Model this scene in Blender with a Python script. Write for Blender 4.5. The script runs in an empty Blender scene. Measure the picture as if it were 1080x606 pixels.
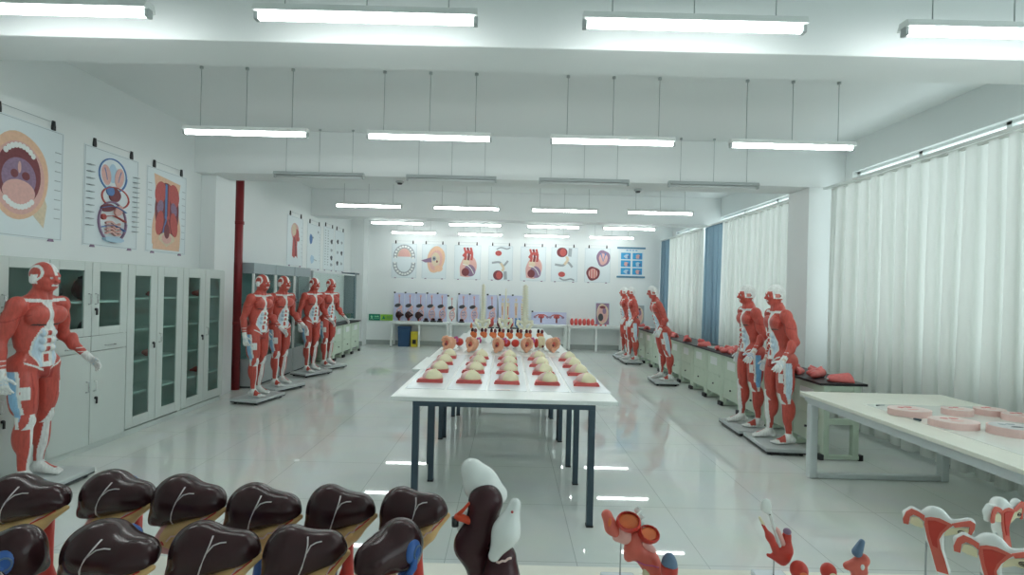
import bpy, bmesh, math, random
import numpy as np
from mathutils import Vector, Matrix
random.seed(7)
SC = bpy.context.scene
COL = SC.collection
PI = math.pi
R = math.radians

# ------------------------------------------------------------------ materials
MATS = {}
def mat(name, col, rough=.5, var=.06, scale=9.0, bump=0.0, metal=0.0, spec=.5, coat=0.0, sss=0.0):
    if name in MATS: return MATS[name]
    m = bpy.data.materials.new(name); m.use_nodes = True
    nt = m.node_tree; b = nt.nodes['Principled BSDF']
    tc = nt.nodes.new('ShaderNodeTexCoord')
    nz = nt.nodes.new('ShaderNodeTexNoise'); nz.inputs['Scale'].default_value = scale; nz.inputs['Detail'].default_value = 4
    nt.links.new(tc.outputs['Object'], nz.inputs['Vector'])
    mx = nt.nodes.new('ShaderNodeMix'); mx.data_type = 'RGBA'
    mx.inputs['A'].default_value = [c*(1-var) for c in col]+[1]
    mx.inputs['B'].default_value = [min(1, c*(1+var)) for c in col]+[1]
    nt.links.new(nz.outputs['Fac'], mx.inputs['Factor'])
    nt.links.new(mx.outputs['Result'], b.inputs['Base Color'])
    b.inputs['Roughness'].default_value = rough; b.inputs['Metallic'].default_value = metal
    b.inputs['Specular IOR Level'].default_value = spec
    b.inputs['Coat Weight'].default_value = coat; b.inputs['Coat Roughness'].default_value = .08
    if bump:
        bp = nt.nodes.new('ShaderNodeBump'); bp.inputs['Strength'].default_value = bump; bp.inputs['Distance'].default_value = .01
        nt.links.new(nz.outputs['Fac'], bp.inputs['Height']); nt.links.new(bp.outputs['Normal'], b.inputs['Normal'])
    MATS[name] = m; return m

def emis(name, col, s):
    if name in MATS: return MATS[name]
    m = bpy.data.materials.new(name); m.use_nodes = True; nt = m.node_tree; nt.nodes.clear()
    e = nt.nodes.new('ShaderNodeEmission'); e.inputs['Color'].default_value = (*col, 1); e.inputs['Strength'].default_value = s
    o = nt.nodes.new('ShaderNodeOutputMaterial'); nt.links.new(e.outputs[0], o.inputs[0]); MATS[name] = m; return m

def glass(name, tint=(.9, .95, .93), refl=.08):
    if name in MATS: return MATS[name]
    m = bpy.data.materials.new(name); m.use_nodes = True; nt = m.node_tree; nt.nodes.clear()
    t = nt.nodes.new('ShaderNodeBsdfTransparent'); t.inputs['Color'].default_value = (*tint, 1)
    g = nt.nodes.new('ShaderNodeBsdfGlossy'); g.inputs['Roughness'].default_value = .03
    fr = nt.nodes.new('ShaderNodeFresnel'); fr.inputs['IOR'].default_value = 1.45
    x = nt.nodes.new('ShaderNodeMixShader'); o = nt.nodes.new('ShaderNodeOutputMaterial')
    ge = nt.nodes.new('ShaderNodeNewGeometry'); ml = nt.nodes.new('ShaderNodeMath'); ml.operation = 'SUBTRACT'; ml.use_clamp = True
    nt.links.new(fr.outputs[0], ml.inputs[0]); nt.links.new(ge.outputs['Backfacing'], ml.inputs[1])   # thin pane: only the outer face reflects
    nt.links.new(ml.outputs[0], x.inputs[0]); nt.links.new(t.outputs[0], x.inputs[1]); nt.links.new(g.outputs[0], x.inputs[2])
    nt.links.new(x.outputs[0], o.inputs[0]); MATS[name] = m; return m

def attr_mat(name, rough=.35, bump=.25, scale=60, coat=0.0):
    if name in MATS: return MATS[name]
    m = bpy.data.materials.new(name); m.use_nodes = True; nt = m.node_tree; b = nt.nodes['Principled BSDF']
    a = nt.nodes.new('ShaderNodeAttribute'); a.attribute_name = 'Col'
    tc = nt.nodes.new('ShaderNodeTexCoord'); mp = nt.nodes.new('ShaderNodeMapping'); mp.inputs['Scale'].default_value = (1, 1, .25)
    nz = nt.nodes.new('ShaderNodeTexNoise'); nz.inputs['Scale'].default_value = scale; nz.inputs['Detail'].default_value = 3
    nt.links.new(tc.outputs['Object'], mp.inputs[0]); nt.links.new(mp.outputs[0], nz.inputs['Vector'])
    hs = nt.nodes.new('ShaderNodeHueSaturation')
    ml = nt.nodes.new('ShaderNodeMapRange'); ml.inputs['From Min'].default_value = .3; ml.inputs['From Max'].default_value = .7; ml.inputs['To Min'].default_value = .86; ml.inputs['To Max'].default_value = 1.12
    nt.links.new(nz.outputs['Fac'], ml.inputs['Value']); nt.links.new(ml.outputs[0], hs.inputs['Value'])
    nt.links.new(a.outputs['Color'], hs.inputs['Color']); nt.links.new(hs.outputs[0], b.inputs['Base Color'])
    bp = nt.nodes.new('ShaderNodeBump'); bp.inputs['Strength'].default_value = bump; bp.inputs['Distance'].default_value = .004
    nt.links.new(nz.outputs['Fac'], bp.inputs['Height']); nt.links.new(bp.outputs['Normal'], b.inputs['Normal'])
    b.inputs['Roughness'].default_value = rough; b.inputs['Coat Weight'].default_value = coat
    MATS[name] = m; return m

# ------------------------------------------------------------------ mesh builder
class MB:
    def __init__(s): s.v = []; s.f = []; s.m = []; s.sm = []; s.mats = []
    def mi(s, m):
        if m is None: return 0
        if m not in s.mats: s.mats.append(m)
        return s.mats.index(m)
    def add(s, vs, fs, m=None, smooth=False):
        o = len(s.v); s.v += [tuple(x) for x in vs]; k = s.mi(m)
        for f in fs: s.f.append([i+o for i in f]); s.m.append(k); s.sm.append(smooth)
        return s
    def box(s, x0, x1, y0, y1, z0, z1, m=None):
        v = [(x0,y0,z0),(x1,y0,z0),(x1,y1,z0),(x0,y1,z0),(x0,y0,z1),(x1,y0,z1),(x1,y1,z1),(x0,y1,z1)]
        return s.add(v, [(3,2,1,0),(4,5,6,7),(0,1,5,4),(1,2,6,5),(2,3,7,6),(3,0,4,7)], m)
    def tube(s, pts, r, n=10, m=None, cap=True):
        pts = [Vector(p) for p in pts]; k = len(pts)
        rs = r if isinstance(r, (list, tuple)) else [r]*k
        vs = []; prev = None
        for i, p in enumerate(pts):
            t = (pts[min(i+1, k-1)]-pts[max(i-1, 0)]).normalized()
            if prev is None:
                a = Vector((0,0,1)) if abs(t.z) < .9 else Vector((1,0,0)); u = t.cross(a).normalized()
            else: u = (prev - t*prev.dot(t)).normalized()
            prev = u; w = t.cross(u)
            for j in range(n):
                an = 2*PI*j/n; vs.append(p+(u*math.cos(an)+w*math.sin(an))*rs[i])
        fs = []
        for i in range(k-1):
            for j in range(n):
                a = i*n+j; b = i*n+(j+1)%n; fs.append((a, b, b+n, a+n))
        if cap:
            fs.append(tuple(range(n-1, -1, -1))); fs.append(tuple((k-1)*n+j for j in range(n)))
        return s.add(vs, fs, m, True)
    def lathe(s, prof, c=(0,0,0), n=20, m=None, axis='z'):
        vs = []; k = len(prof)
        for r, z in prof:
            for j in range(n):
                a = 2*PI*j/n; x, y = r*math.cos(a), r*math.sin(a)
                p = (x, y, z) if axis == 'z' else ((x, z, y) if axis == 'y' else (z, x, y))
                vs.append((p[0]+c[0], p[1]+c[1], p[2]+c[2]))
        fs = []
        for i in range(k-1):
            for j in range(n):
                a = i*n+j; b = i*n+(j+1)%n; f = (a, b, b+n, a+n); fs.append(f if axis != 'y' else f[::-1])
        f0 = tuple(range(n-1, -1, -1)); f1 = tuple((k-1)*n+j for j in range(n))
        if axis == 'y': f0, f1 = f0[::-1], f1[::-1]
        fs += [f0, f1]
        return s.add(vs, fs, m, True)
    def ell(s, c, r, n=16, k=10, m=None, rot=None):
        vs = []; fs = []
        for i in range(1, k):
            th = PI*i/k
            for j in range(n):
                a = 2*PI*j/n; vs.append(Vector((r[0]*math.sin(th)*math.cos(a), r[1]*math.sin(th)*math.sin(a), r[2]*math.cos(th))))
        vs += [Vector((0,0,r[2])), Vector((0,0,-r[2]))]; T = len(vs)-2; B = T+1
        if rot is not None: vs = [rot @ v for v in vs]
        vs = [v+Vector(c) for v in vs]
        for i in range(k-2):
            for j in range(n):
                a = i*n+j; b = i*n+(j+1)%n; fs.append((a, a+n, b+n, b))
        for j in range(n):
            fs.append((T, j, (j+1)%n)); fs.append((B, (k-2)*n+(j+1)%n, (k-2)*n+j))
        return s.add(vs, fs, m, True)
    def prism(s, poly, d0, d1, frame=None, m=None, side=None):
        """poly of (u,v); frame = (origin, U, V, N): extruded along N from d0 to d1"""
        o, U, V, N = frame or (Vector((0,0,0)), Vector((1,0,0)), Vector((0,1,0)), Vector((0,0,1)))
        area = sum(poly[i][0]*poly[(i+1)%len(poly)][1]-poly[(i+1)%len(poly)][0]*poly[i][1] for i in range(len(poly)))
        if area < 0: poly = poly[::-1]
        n = len(poly)
        vs = [o+U*a+V*b+N*d0 for a, b in poly]+[o+U*a+V*b+N*d1 for a, b in poly]
        s.add(vs, [tuple(range(n-1, -1, -1)), tuple(range(n, 2*n))], m)
        return s.add(vs, [(i, (i+1)%n, (i+1)%n+n, i+n) for i in range(n)], side or m)
    def build(s, name, m=None, parent=None, bevel=0, loc=None, label=None, seg=2):
        me = bpy.data.meshes.new(name); me.from_pydata(s.v, [], s.f); me.update()
        ms = s.mats if s.mats else [m]
        for q in ms: me.materials.append(q if q is not None else m)
        me.polygons.foreach_set('material_index', s.m); me.polygons.foreach_set('use_smooth', s.sm)
        bm = bmesh.new(); bm.from_mesh(me); bmesh.ops.recalc_face_normals(bm, faces=bm.faces); bm.to_mesh(me); bm.free()
        return link(name, me, parent, bevel, loc, label, seg)

def link(name, me, parent=None, bevel=0, loc=None, label=None, seg=2):
    o = bpy.data.objects.new(name, me); COL.objects.link(o)
    if parent is not None: o.parent = parent
    if loc is not None: o.location = loc
    if bevel:
        b = o.modifiers.new('bevel', 'BEVEL'); b.width = bevel; b.segments = seg; b.limit_method = 'ANGLE'; b.angle_limit = R(40)
    if label: o['label'] = label
    return o
def tag(o, label, cat, group=None):
    o['label'] = label; o['category'] = cat
    if group: o['group'] = group
    return o
def empty(name, loc=(0,0,0), rz=0.0, label=None, cat=None, group=None):
    o = bpy.data.objects.new(name, None); o.empty_display_size = .1; COL.objects.link(o)
    o.location = loc; o.rotation_euler = (0, 0, rz)
    if label: tag(o, label, cat, group)
    return o
def dup(root, loc, rz=None, label=None, group=None, scale=None):
    def rec(o, par):
        c = o.copy(); COL.objects.link(c)
        if par is not None: c.parent = par
        for ch in list(o.children): rec(ch, c)
        return c
    r = rec(root, None); r.location = loc
    if rz is not None: r.rotation_euler = (0, 0, rz)
    if scale: r.scale = (scale,)*3
    if label: r['label'] = label
    if group: r['group'] = group
    return r
def struct(o): o['kind'] = 'structure'; return o
ORD = ['first', 'second', 'third', 'fourth', 'fifth', 'sixth', 'seventh', 'eighth', 'ninth', 'tenth', 'eleventh', 'twelfth', 'thirteenth']

# ------------------------------------------------------------------ implicit surfaces -> one continuous mesh
def sdf_cone(P, a, b, r0, r1):
    a = np.array(a); b = np.array(b); ab = b-a
    t = np.clip(((P-a) @ ab)/max(ab @ ab, 1e-9), 0, 1)
    return np.linalg.norm(P-a-t[..., None]*ab, axis=-1)-(r0+(r1-r0)*t)
def sdf_ell(P, c, r, M=None):
    q = P-np.array(c)
    if M is not None: q = q @ np.array(M)
    r = np.array(r); k0 = np.linalg.norm(q/r, axis=-1); k1 = np.linalg.norm(q/(r*r), axis=-1)
    return np.where(k1 > 1e-6, k0*(k0-1)/np.maximum(k1, 1e-6), -r.min())
def smin(a, b, k):
    if k <= 0: return np.minimum(a, b)
    h = np.maximum(k-np.abs(a-b), 0)/k
    return np.minimum(a, b)-h*h*k*.25
def C(a, b, r0, r1=None, k=.02): return ('c', a, b, r0, r0 if r1 is None else r1, k, 1)
def E(c, r, k=.02, M=None, op=1): return ('e', c, r, M, None, k, op)
def H(n, d, k=.01): return ('h', n, d, None, None, k, 2)          # keep the side where n.p < d
def rotm(ax, deg): return np.array(Matrix.Rotation(R(deg), 3, ax))
def field(P, prims, out=None):
    F = np.full(P.shape[:-1], .3)
    for t, a, b, c, d, k, op in prims:
        if t == 'c': D = sdf_cone(P, a, b, c, d)
        elif t == 'e': D = sdf_ell(P, a, b, c)
        else: n = np.array(a, float); n /= np.linalg.norm(n); D = P @ n-b
        if op == 1: F = smin(F, D, k)
        elif op == -1: F = -smin(-F, D, k)
        else: F = -smin(-F, -D, k)
    return F
def blob(prims, h, newton=2):
    lo = np.full(3, 9e9); hi = -lo
    for t, a, b, c, d, k, op in prims:
        if op != 1: continue
        if t == 'c':
            for p, r in ((a, c), (b, d)): lo = np.minimum(lo, np.array(p)-r); hi = np.maximum(hi, np.array(p)+r)
        else: lo = np.minimum(lo, np.array(a)-max(b)); hi = np.maximum(hi, np.array(a)+max(b))
    lo = lo-3*h; hi = hi+3*h
    n = np.ceil((hi-lo)/h).astype(int)+1
    ax = [lo[i]+h*np.arange(n[i]) for i in range(3)]
    F = np.full(n, .3)
    for t, a, b, c, d, k, op in prims:
        if t == 'h' or op != 1:
            s = (slice(None),)*3
        else:
            if t == 'c':
                l = np.minimum(np.array(a)-c, np.array(b)-d); u = np.maximum(np.array(a)+c, np.array(b)+d)
            else: l = np.array(a)-max(b); u = np.array(a)+max(b)
            mg = k+3*h
            i0 = np.clip(np.floor((l-mg-lo)/h).astype(int), 0, n-1); i1 = np.clip(np.ceil((u+mg-lo)/h).astype(int)+1, 1, n)
            s = tuple(slice(i0[i], i1[i]) for i in range(3))
        P = np.stack(np.meshgrid(*[ax[i][s[i]] for i in range(3)], indexing='ij'), -1)
        if t == 'c': D = sdf_cone(P, a, b, c, d)
        elif t == 'e': D = sdf_ell(P, a, b, c)
        else: nn = np.array(a, float); nn /= np.linalg.norm(nn); D = P @ nn-b
        if op == 1: F[s] = smin(F[s], D, k)
        elif op == -1: F = -smin(-F, D, k)
        else: F = -smin(-F, -D, k)
    S = F < 0
    cn = [(i, j, k) for i in (0,1) for j in (0,1) for k in (0,1)]
    sl = lambda A, c: A[c[0]:A.shape[0]-1+c[0], c[1]:A.shape[1]-1+c[1], c[2]:A.shape[2]-1+c[2]]
    cnt = sum(sl(S, c).astype(np.int8) for c in cn)
    act = (cnt > 0) & (cnt < 8)
    I = np.argwhere(act); idx = np.full(act.shape, -1); idx[act] = np.arange(len(I))
    acc = np.zeros((len(I), 3)); num = np.zeros(len(I))
    val = {c: F[I[:, 0]+c[0], I[:, 1]+c[1], I[:, 2]+c[2]] for c in cn}
    for c in cn:
        for d in range(3):
            if c[d]: continue
            e = list(c); e[d] = 1; e = tuple(e); va, vb = val[c], val[e]; x = (va < 0) != (vb < 0)
            t = np.where(x, va/np.where(x, va-vb, 1), 0); p = np.tile(np.array(c, float), (len(I), 1)); p[:, d] += t
            acc[x] += p[x]; num[x] += 1
    V = lo+h*(I+acc/np.maximum(num, 1)[:, None])
    Q = []
    for d in range(3):
        e1, e2 = (d+1) % 3, (d+2) % 3
        a = [slice(None)]*3; b = [slice(None)]*3; a[d] = slice(0, -1); b[d] = slice(1, None)
        A, B = S[tuple(a)], S[tuple(b)]
        for flip, X in ((False, A & ~B), (True, ~A & B)):
            W = np.argwhere(X); W = W[(W[:, e1] > 0) & (W[:, e2] > 0)]
            def g(o1, o2):
                w = W.copy(); w[:, e1] -= o1; w[:, e2] -= o2; return idx[w[:, 0], w[:, 1], w[:, 2]]
            q = np.stack([g(1,1), g(0,1), g(0,0), g(1,0)], 1); Q.append(q[:, ::-1] if flip else q)
    Q = np.concatenate(Q); Q = Q[(Q >= 0).all(1)]
    for _ in range(newton):
        f = field(V, prims); e = h*.3; G = np.zeros_like(V)
        for d in range(3):
            dv = np.zeros(3); dv[d] = e; G[:, d] = (field(V+dv, prims)-field(V-dv, prims))/(2*e)
        g2 = np.maximum((G*G).sum(1), .2); st = np.clip(f/g2, -h*.5, h*.5); V = V-G*st[:, None]
    return V, Q
def blob_mesh(name, prims, h, m=None, color=None):
    V, Q = blob(prims, h)
    me = bpy.data.meshes.new(name); me.from_pydata(V.tolist(), [], Q.tolist()); me.update()
    me.polygons.foreach_set('use_smooth', [True]*len(me.polygons))
    if color is not None:
        ca = me.color_attributes.new('Col', 'FLOAT_COLOR', 'POINT')
        N = np.zeros(len(V)*3); me.vertices.foreach_get('normal', N); N = N.reshape(-1, 3)
        cc = np.ones((len(V), 4)); cc[:, :3] = color(V, N); ca.data.foreach_set('color', cc.ravel())
    me.materials.append(m); return me

# ------------------------------------------------------------------ palette
WHITE = mat('white_paint', (.80, .84, .83), .5)
LWHITE = mat('lacquer_white', (.78, .82, .80), .3)
CREAM = mat('cream_laminate', (.80, .80, .70), .3)
TWHITE = mat('white_laminate', (.78, .82, .79), .28)
STEELBLUE = mat('blue_grey_steel', (.045, .075, .10), .4)
BLACK = mat('black_plastic', (.015, .015, .018), .4)
DARK = mat('dark_grey_plastic', (.04, .045, .05), .5)
GREYMET = mat('grey_metal', (.42, .46, .46), .4)
CABGREY = mat('cabinet_grey', (.60, .66, .63), .42, var=.02)
CHROME = mat('chrome', (.7, .72, .73), .2, metal=.9)
GREEN = mat('pale_green_paint', (.56, .66, .54), .45)
ALU = mat('aluminium', (.66, .70, .71), .35, metal=.4)
RED = mat('model_red', (.58, .045, .03), .32, var=.2, scale=25)
ORANGE = mat('model_orange', (.72, .17, .05), .35, var=.2, scale=30)
SALMON = mat('model_salmon', (.70, .14, .10), .4, var=.15, scale=25)
MUSCLE = mat('model_muscle_pink', (.62, .11, .10), .42, var=.22, scale=30, bump=.2)
PINK = mat('model_pink', (.80, .42, .38), .4, var=.12, scale=20)
PALEPINK = mat('model_pale_pink', (.78, .55, .51), .4, var=.1, scale=20)
SKIN = mat('model_skin', (.80, .42, .27), .45, var=.1, scale=20)
YELLOW = mat('model_fat_yellow', (.74, .47, .20), .4, var=.2, scale=25)
CREAMFAT = mat('model_cream', (.80, .74, .50), .4, var=.1, scale=20)
BONE = mat('model_bone', (.80, .78, .62), .45, var=.08, scale=25)
PORCE = mat('model_white', (.82, .85, .83), .25, var=.04)
LIVER = mat('liver_brown', (.040, .015, .017), .2, var=.25, scale=18, spec=.32)
PLUM = mat('plum_brown', (.05, .016, .020), .25, var=.2, scale=14, spec=.3)
BLUE = mat('model_blue', (.04, .13, .42), .35, var=.2, scale=20)
SLATE = mat('model_slate_blue', (.12, .20, .32), .4, var=.15, scale=20)
DGREEN = mat('model_green', (.01, .12, .05), .3)
MAGENTA = mat('model_magenta', (.55, .10, .28), .4)
LINEW = mat('ligament_white', (.62, .56, .56), .3)
PAPER = mat('paper', (.74, .81, .83), .5, var=.02)
FILM = mat('plastic_sheet', (.74, .81, .84), .25, var=.04)
TRANSB = mat('milky_acrylic', (.72, .79, .82), .2)

# ------------------------------------------------------------------ camera
cam = bpy.data.cameras.new('camera'); co = bpy.data.objects.new('camera', cam); COL.objects.link(co)
cam.sensor_width = 36; cam.lens = 36*520/1080; cam.shift_x = 3/1080; cam.shift_y = 2/1080; cam.clip_start = .05
co.matrix_world = Matrix.Translation((0, 0, 1.65)) @ Matrix.Rotation(R(90), 4, 'X') @ Matrix.Rotation(R(1.4), 4, 'Z')
SC.camera = co
SC.view_settings.view_transform = 'Standard'; SC.view_settings.look = 'None'
SC.view_settings.gamma = 1; SC.view_settings.use_curve_mapping = False; SC.view_settings.exposure = 1.33
SC.cycles.use_denoising = True; SC.cycles.max_bounces = 10; SC.cycles.diffuse_bounces = 6; SC.cycles.sample_clamp_indirect = 6
SC.cycles.transparent_max_bounces = 16

# ------------------------------------------------------------------ daylight
w = bpy.data.worlds.new('daylight'); SC.world = w; w.use_nodes = True
w.node_tree.nodes['Background'].inputs[0].default_value = (.90, .97, 1.0, 1); w.node_tree.nodes['Background'].inputs[1].default_value = .9

# ------------------------------------------------------------------ room shell
XL, XR, YB, YF, ZC = -4.38, 4.60, 14.0, -2.2, 3.76
wallm = mat('wall_paint', (.80, .835, .83), .7, var=.012, scale=3)
ceilm = mat('ceiling_paint', (.80, .835, .83), .8, var=.012, scale=2)
fl = bpy.data.materials.new('polished_tiles'); fl.use_nodes = True
nt = fl.node_tree; b = nt.nodes['Principled BSDF']
tc = nt.nodes.new('ShaderNodeTexCoord'); mp = nt.nodes.new('ShaderNodeMapping'); mp.inputs['Location'].default_value = (.35, .2, 0)
br = nt.nodes.new('ShaderNodeTexBrick'); br.offset = 0; br.squash = 1
for k, v in (('Scale', 1), ('Brick Width', .8), ('Row Height', .8), ('Mortar Size', .0025), ('Mortar Smooth', .2), ('Bias', 0)): br.inputs[k].default_value = v
br.inputs['Color1'].default_value = (.74, .775, .745, 1); br.inputs['Color2'].default_value = (.72, .755, .725, 1); br.inputs['Mortar'].default_value = (.45, .49, .46, 1)
nz = nt.nodes.new('ShaderNodeTexNoise'); nz.inputs['Scale'].default_value = 2.5; nz.inputs['Detail'].default_value = 6
mx = nt.nodes.new('ShaderNodeMix'); mx.data_type = 'RGBA'; mx.blend_type = 'SOFT_LIGHT'; mx.inputs['Factor'].default_value = .25
nt.links.new(tc.outputs['Object'], mp.inputs[0]); nt.links.new(mp.outputs[0], br.inputs['Vector']); nt.links.new(tc.outputs['Object'], nz.inputs['Vector'])
nt.links.new(br.outputs['Color'], mx.inputs['A']); nt.links.new(nz.outputs['Color'], mx.inputs['B']); nt.links.new(mx.outputs['Result'], b.inputs['Base Color'])
b.inputs['Roughness'].default_value = .025; b.inputs['Specular IOR Level'].default_value = .55
struct(MB().box(XL-.2, XR+.2, YF-.2, YB+.2, -.1, 0).build('floor', fl))
struct(MB().box(XL-.2, XR+.2, YF-.2, YB+.2, ZC, ZC+.15).build('ceiling', ceilm))
struct(MB().box(XL-.2, XL, YF, YB, 0, ZC).build('wall_left', wallm))
struct(MB().box(XL-.2, XR+.2, YB, YB+.2, 0, ZC).build('wall_back', wallm))
struct(MB().box(XL-.2, XR+.2, YF-.2, YF, 0, ZC).build('wall_front', wallm))
# right wall with four window bays between the pillars
BAYS = [(-1.7, 2.75), (3.62, 6.66), (7.42, 11.06), (11.35, 13.7)]
ZS, ZT = .92, 3.345
rw = MB().box(XR, XR+.2, YF, YB, 0, ZS).box(XR, XR+.2, YF, YB, ZT, ZC)
ys = [YF]+[q for bay in BAYS for q in bay]+[YB]
for i in range(0, len(ys), 2): rw.box(XR, XR+.2, ys[i], ys[i+1], ZS, ZT)
struct(rw.build('wall_right', wallm))
pane = glass('window_glass', (.94, .98, .97))
for i, (y0, y1) in enumerate(BAYS):
    f = MB(); fx0, fx1 = XR+.07, XR+.13
    f.box(fx0, fx1, y0, y1, ZS, ZS+.06).box(fx0, fx1, y0, y1, ZT-.03, ZT).box(fx0, fx1, y0, y1, 2.45, 2.51)
    n = 3
    for q in range(n+1):
        yy = y0+(y1-y0-.05)*q/n; f.box(fx0, fx1, yy, yy+.05, ZS, ZT)
    fo = struct(f.build('window_%d' % (i+1), WHITE))
    MB().box(XR+.095, XR+.1, y0, y1, ZS+.03, ZT-.03).build('pane', pane, fo)
# concrete beams across the ceiling, pillars, skirting
BEAMS = [(3.08, 3.44), (6.80, 7.30), (10.80, 11.25)]
n = 1
for y0, y1 in BEAMS:
    struct(MB().box(XL, XR, y0, y1, 3.16, ZC).build('trim_%d' % n, ceilm, bevel=.008)); n += 1
for y0, y1 in BEAMS[:2]:
    struct(MB().box(4.10, XR, y0, y1, 0, 3.16).build('trim_%d' % n, wallm, bevel=.008)); n += 1
    if y0 > 5 and y0 < 8: struct(MB().box(XL, -4.17, 6.96, 7.46, 0, 3.16).build('trim_%d' % n, wallm, bevel=.008)); n += 1
struct(MB().box(XL, -4.02, 13.55, YB, 0, ZC).build('trim_%d' % n, wallm, bevel=.008))
skm = mat('skirting_tile', (.36, .40, .385), .25, var=.05)
struct(MB().box(XL, XL+.012, YF, YB, 0, .13).build('baseboard_left', skm))
struct(MB().box(-4.02, XR, YB-.012, YB, 0, .13).box(XL, -4.008, 13.538, 13.55, 0, .13).build('baseboard_back', skm))
struct(MB().box(XR-.012, XR, YF, YB, 0, .13).build('baseboard_right', skm))

# ------------------------------------------------------------------ hanging tube lamps
tube_on = emis('tube_lit', (.95, 1.0, .99), 13)
tube_off = mat('tube_unlit', (.62, .66, .66), .4)
LX = [-2.62, -.82, .98, 2.74]
ROWS = [(2.71, True, 'row nearest the camera'), (4.84, True, 'second lit row'), (6.70, False, 'dark unlit row'),
        (9.06, True, 'third lit row'), (11.40, True, 'fourth lit row'), (13.35, True, 'row nearest the back wall')]
def make_lamp(lit):
    t = empty('ceiling_lamp', (0, 0, 3.12))
    h = MB(); h.prism([(-.045, .012), (.045, .012), (.028, .055), (-.028, .055)], -.61, .61, (Vector((0,0,0)), Vector((0,1,0)), Vector((0,0,1)), Vector((1,0,0))))
    h.build('lamp_housing', LWHITE if lit else GREYMET, t, bevel=.004)
    for s in (-1, 1):
        MB().box(s*.600-.012, s*.600+.012, -.02, .02, -.028, .02).build('end_cap', GREYMET, t, bevel=.004)
    MB().tube([(-.585, 0, -.008), (.585, 0, -.008)], .017 if lit else .014, 12).build('tube', tube_on if lit else tube_off, t)
    for x in (-.45, 0, .45):
        MB().tube([(x, 0, .05), (x, 0, ZC-3.12)], .0035, 6).lathe([(.0, 0), (.018, 0), (.018, .02), (.0, .02)], (x, 0, ZC-3.12-.02), 8).build('hanging_rod', GREYMET, t)
    return t
protos = {True: None, False: None}
SIDE = ['leftmost', 'second from the left', 'third from the left', 'rightmost']
for ri, (y, lit, nm) in enumerate(ROWS):
    for ci, x in enumerate(LX):
        lab = ('lit white tube lamp hanging %s in the %s' if lit else 'switched-off grey tube lamp hanging %s in the %s') % (SIDE[ci], nm)
        z = 3.12
        if protos[lit] is None: o = protos[lit] = make_lamp(lit); o.location = (x, y, z)
        else: o = dup(protos[lit], (x, y, z))
        tag(o, lab, 'lamp', 'tube lamps in the '+nm)
def detector(x, y, z, lab):
    t = empty('smoke_detector', (x, y, z), 0, lab, 'detector')
    MB().lathe([(.0, 0), (.055, 0), (.06, -.015), (.045, -.03), (.0, -.03)][::-1], (0,0,0), 16).build('base_plate', GREYMET, t)
    MB().lathe([(.0, -.05), (.03, -.048), (.038, -.03), (.0, -.03)], (0,0,0), 16).build('sensor_head', DARK, t)
detector(-1.60, 7.05, 3.16, 'small dark smoke detector under the ceiling beam on the left')
detector(1.85, 7.22, 3.16, 'small smoke detector under the ceiling beam right of centre')

# ------------------------------------------------------------------ curtains and rails
def cloth_mat(name, col, tr):
    m = bpy.data.materials.new(name); m.use_nodes = True; nt = m.node_tree; nt.nodes.clear()
    d = nt.nodes.new('ShaderNodeBsdfDiffuse'); t = nt.nodes.new('ShaderNodeBsdfTranslucent'); x = nt.nodes.new('ShaderNodeMixShader')
    wv = nt.nodes.new('ShaderNodeTexNoise'); wv.inputs['Scale'].default_value = 300
    tc = nt.nodes.new('ShaderNodeTexCoord'); nt.links.new(tc.outputs['Object'], wv.inputs['Vector'])
    mx = nt.nodes.new('ShaderNodeMix'); mx.data_type = 'RGBA'
    mx.inputs['A'].default_value = [c*.94 for c in col]+[1]; mx.inputs['B'].default_value = [*col, 1]
    nt.links.new(wv.outputs['Fac'], mx.inputs['Factor'])
    nt.links.new(mx.outputs['Result'], d.inputs[0]); nt.links.new(mx.outputs['Result'], t.inputs[0])
    x.inputs[0].default_value = tr; o = nt.nodes.new('ShaderNodeOutputMaterial')
    nt.links.new(d.outputs[0], x.inputs[1]); nt.links.new(t.outputs[0], x.inputs[2]); nt.links.new(x.outputs[0], o.inputs[0]); return m
sheer = cloth_mat('sheer_curtain', (.80, .82, .79), .42)
bluec = cloth_mat('blue_grey_curtain', (.30, .42, .50), .35)
XC = 4.29
def curtain(y0, y1, m, lab, amp=.06, wl=.20, z0=.06, seed=0):
    rnd = random.Random(seed); nv = int((y1-y0)/.012); k = 14; vs = []; ph = 0; px = []
    for i in range(nv+1):
        ph += .012/wl*2*PI*(.75+.5*rnd.random()); px.append(((math.sin(ph)+.35*math.sin(ph*.37+seed))*amp, math.sin(2*ph)*wl*.17))
    for j in range(k+1):
        q = j/k
        for i in range(nv+1):
            y = y0+(y1-y0)*i/nv; s = .55+.6*q
            vs.append((XC+px[i][0]*s, min(y1, max(y0, y-px[i][1]*s+.012*math.sin(q*3+i*.05))), 3.09+(z0-3.09)*q))
    fs = [(j*(nv+1)+i, j*(nv+1)+i+1, (j+1)*(nv+1)+i+1, (j+1)*(nv+1)+i) for j in range(k) for i in range(nv)]
    mb = MB(); mb.add(vs, fs, m, True)
    t = empty('curtain', (0, 0, 0), 0, lab, 'curtain')
    c = mb.build('curtain_cloth', m, t); c.location = (0, 0, 0)
    MB().box(XC-.012, XC+.012, y0, y1, 3.075, 3.105).build('heading_tape', m, t)
    return t
def rail(y0, y1, lab):
    t = empty('curtain_rail', (XC, y0, 3.13), 0, lab, 'curtain rail')
    MB().box(-.022, .022, 0, y1-y0, -.018, .018).build('rail', LWHITE, t, bevel=.004)
    for q in range(4):
        y = (y1-y0)*(q+.5)/4
        MB().box(.02, XR-XC, y-.012, y+.012, .0, .018).build('bracket', LWHITE, t)
rail(3.50, 6.76, 'white curtain rail over the big curtain nearest the camera')
rail(7.32, 11.0, 'white curtain rail between the two right-hand pillars')
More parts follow.
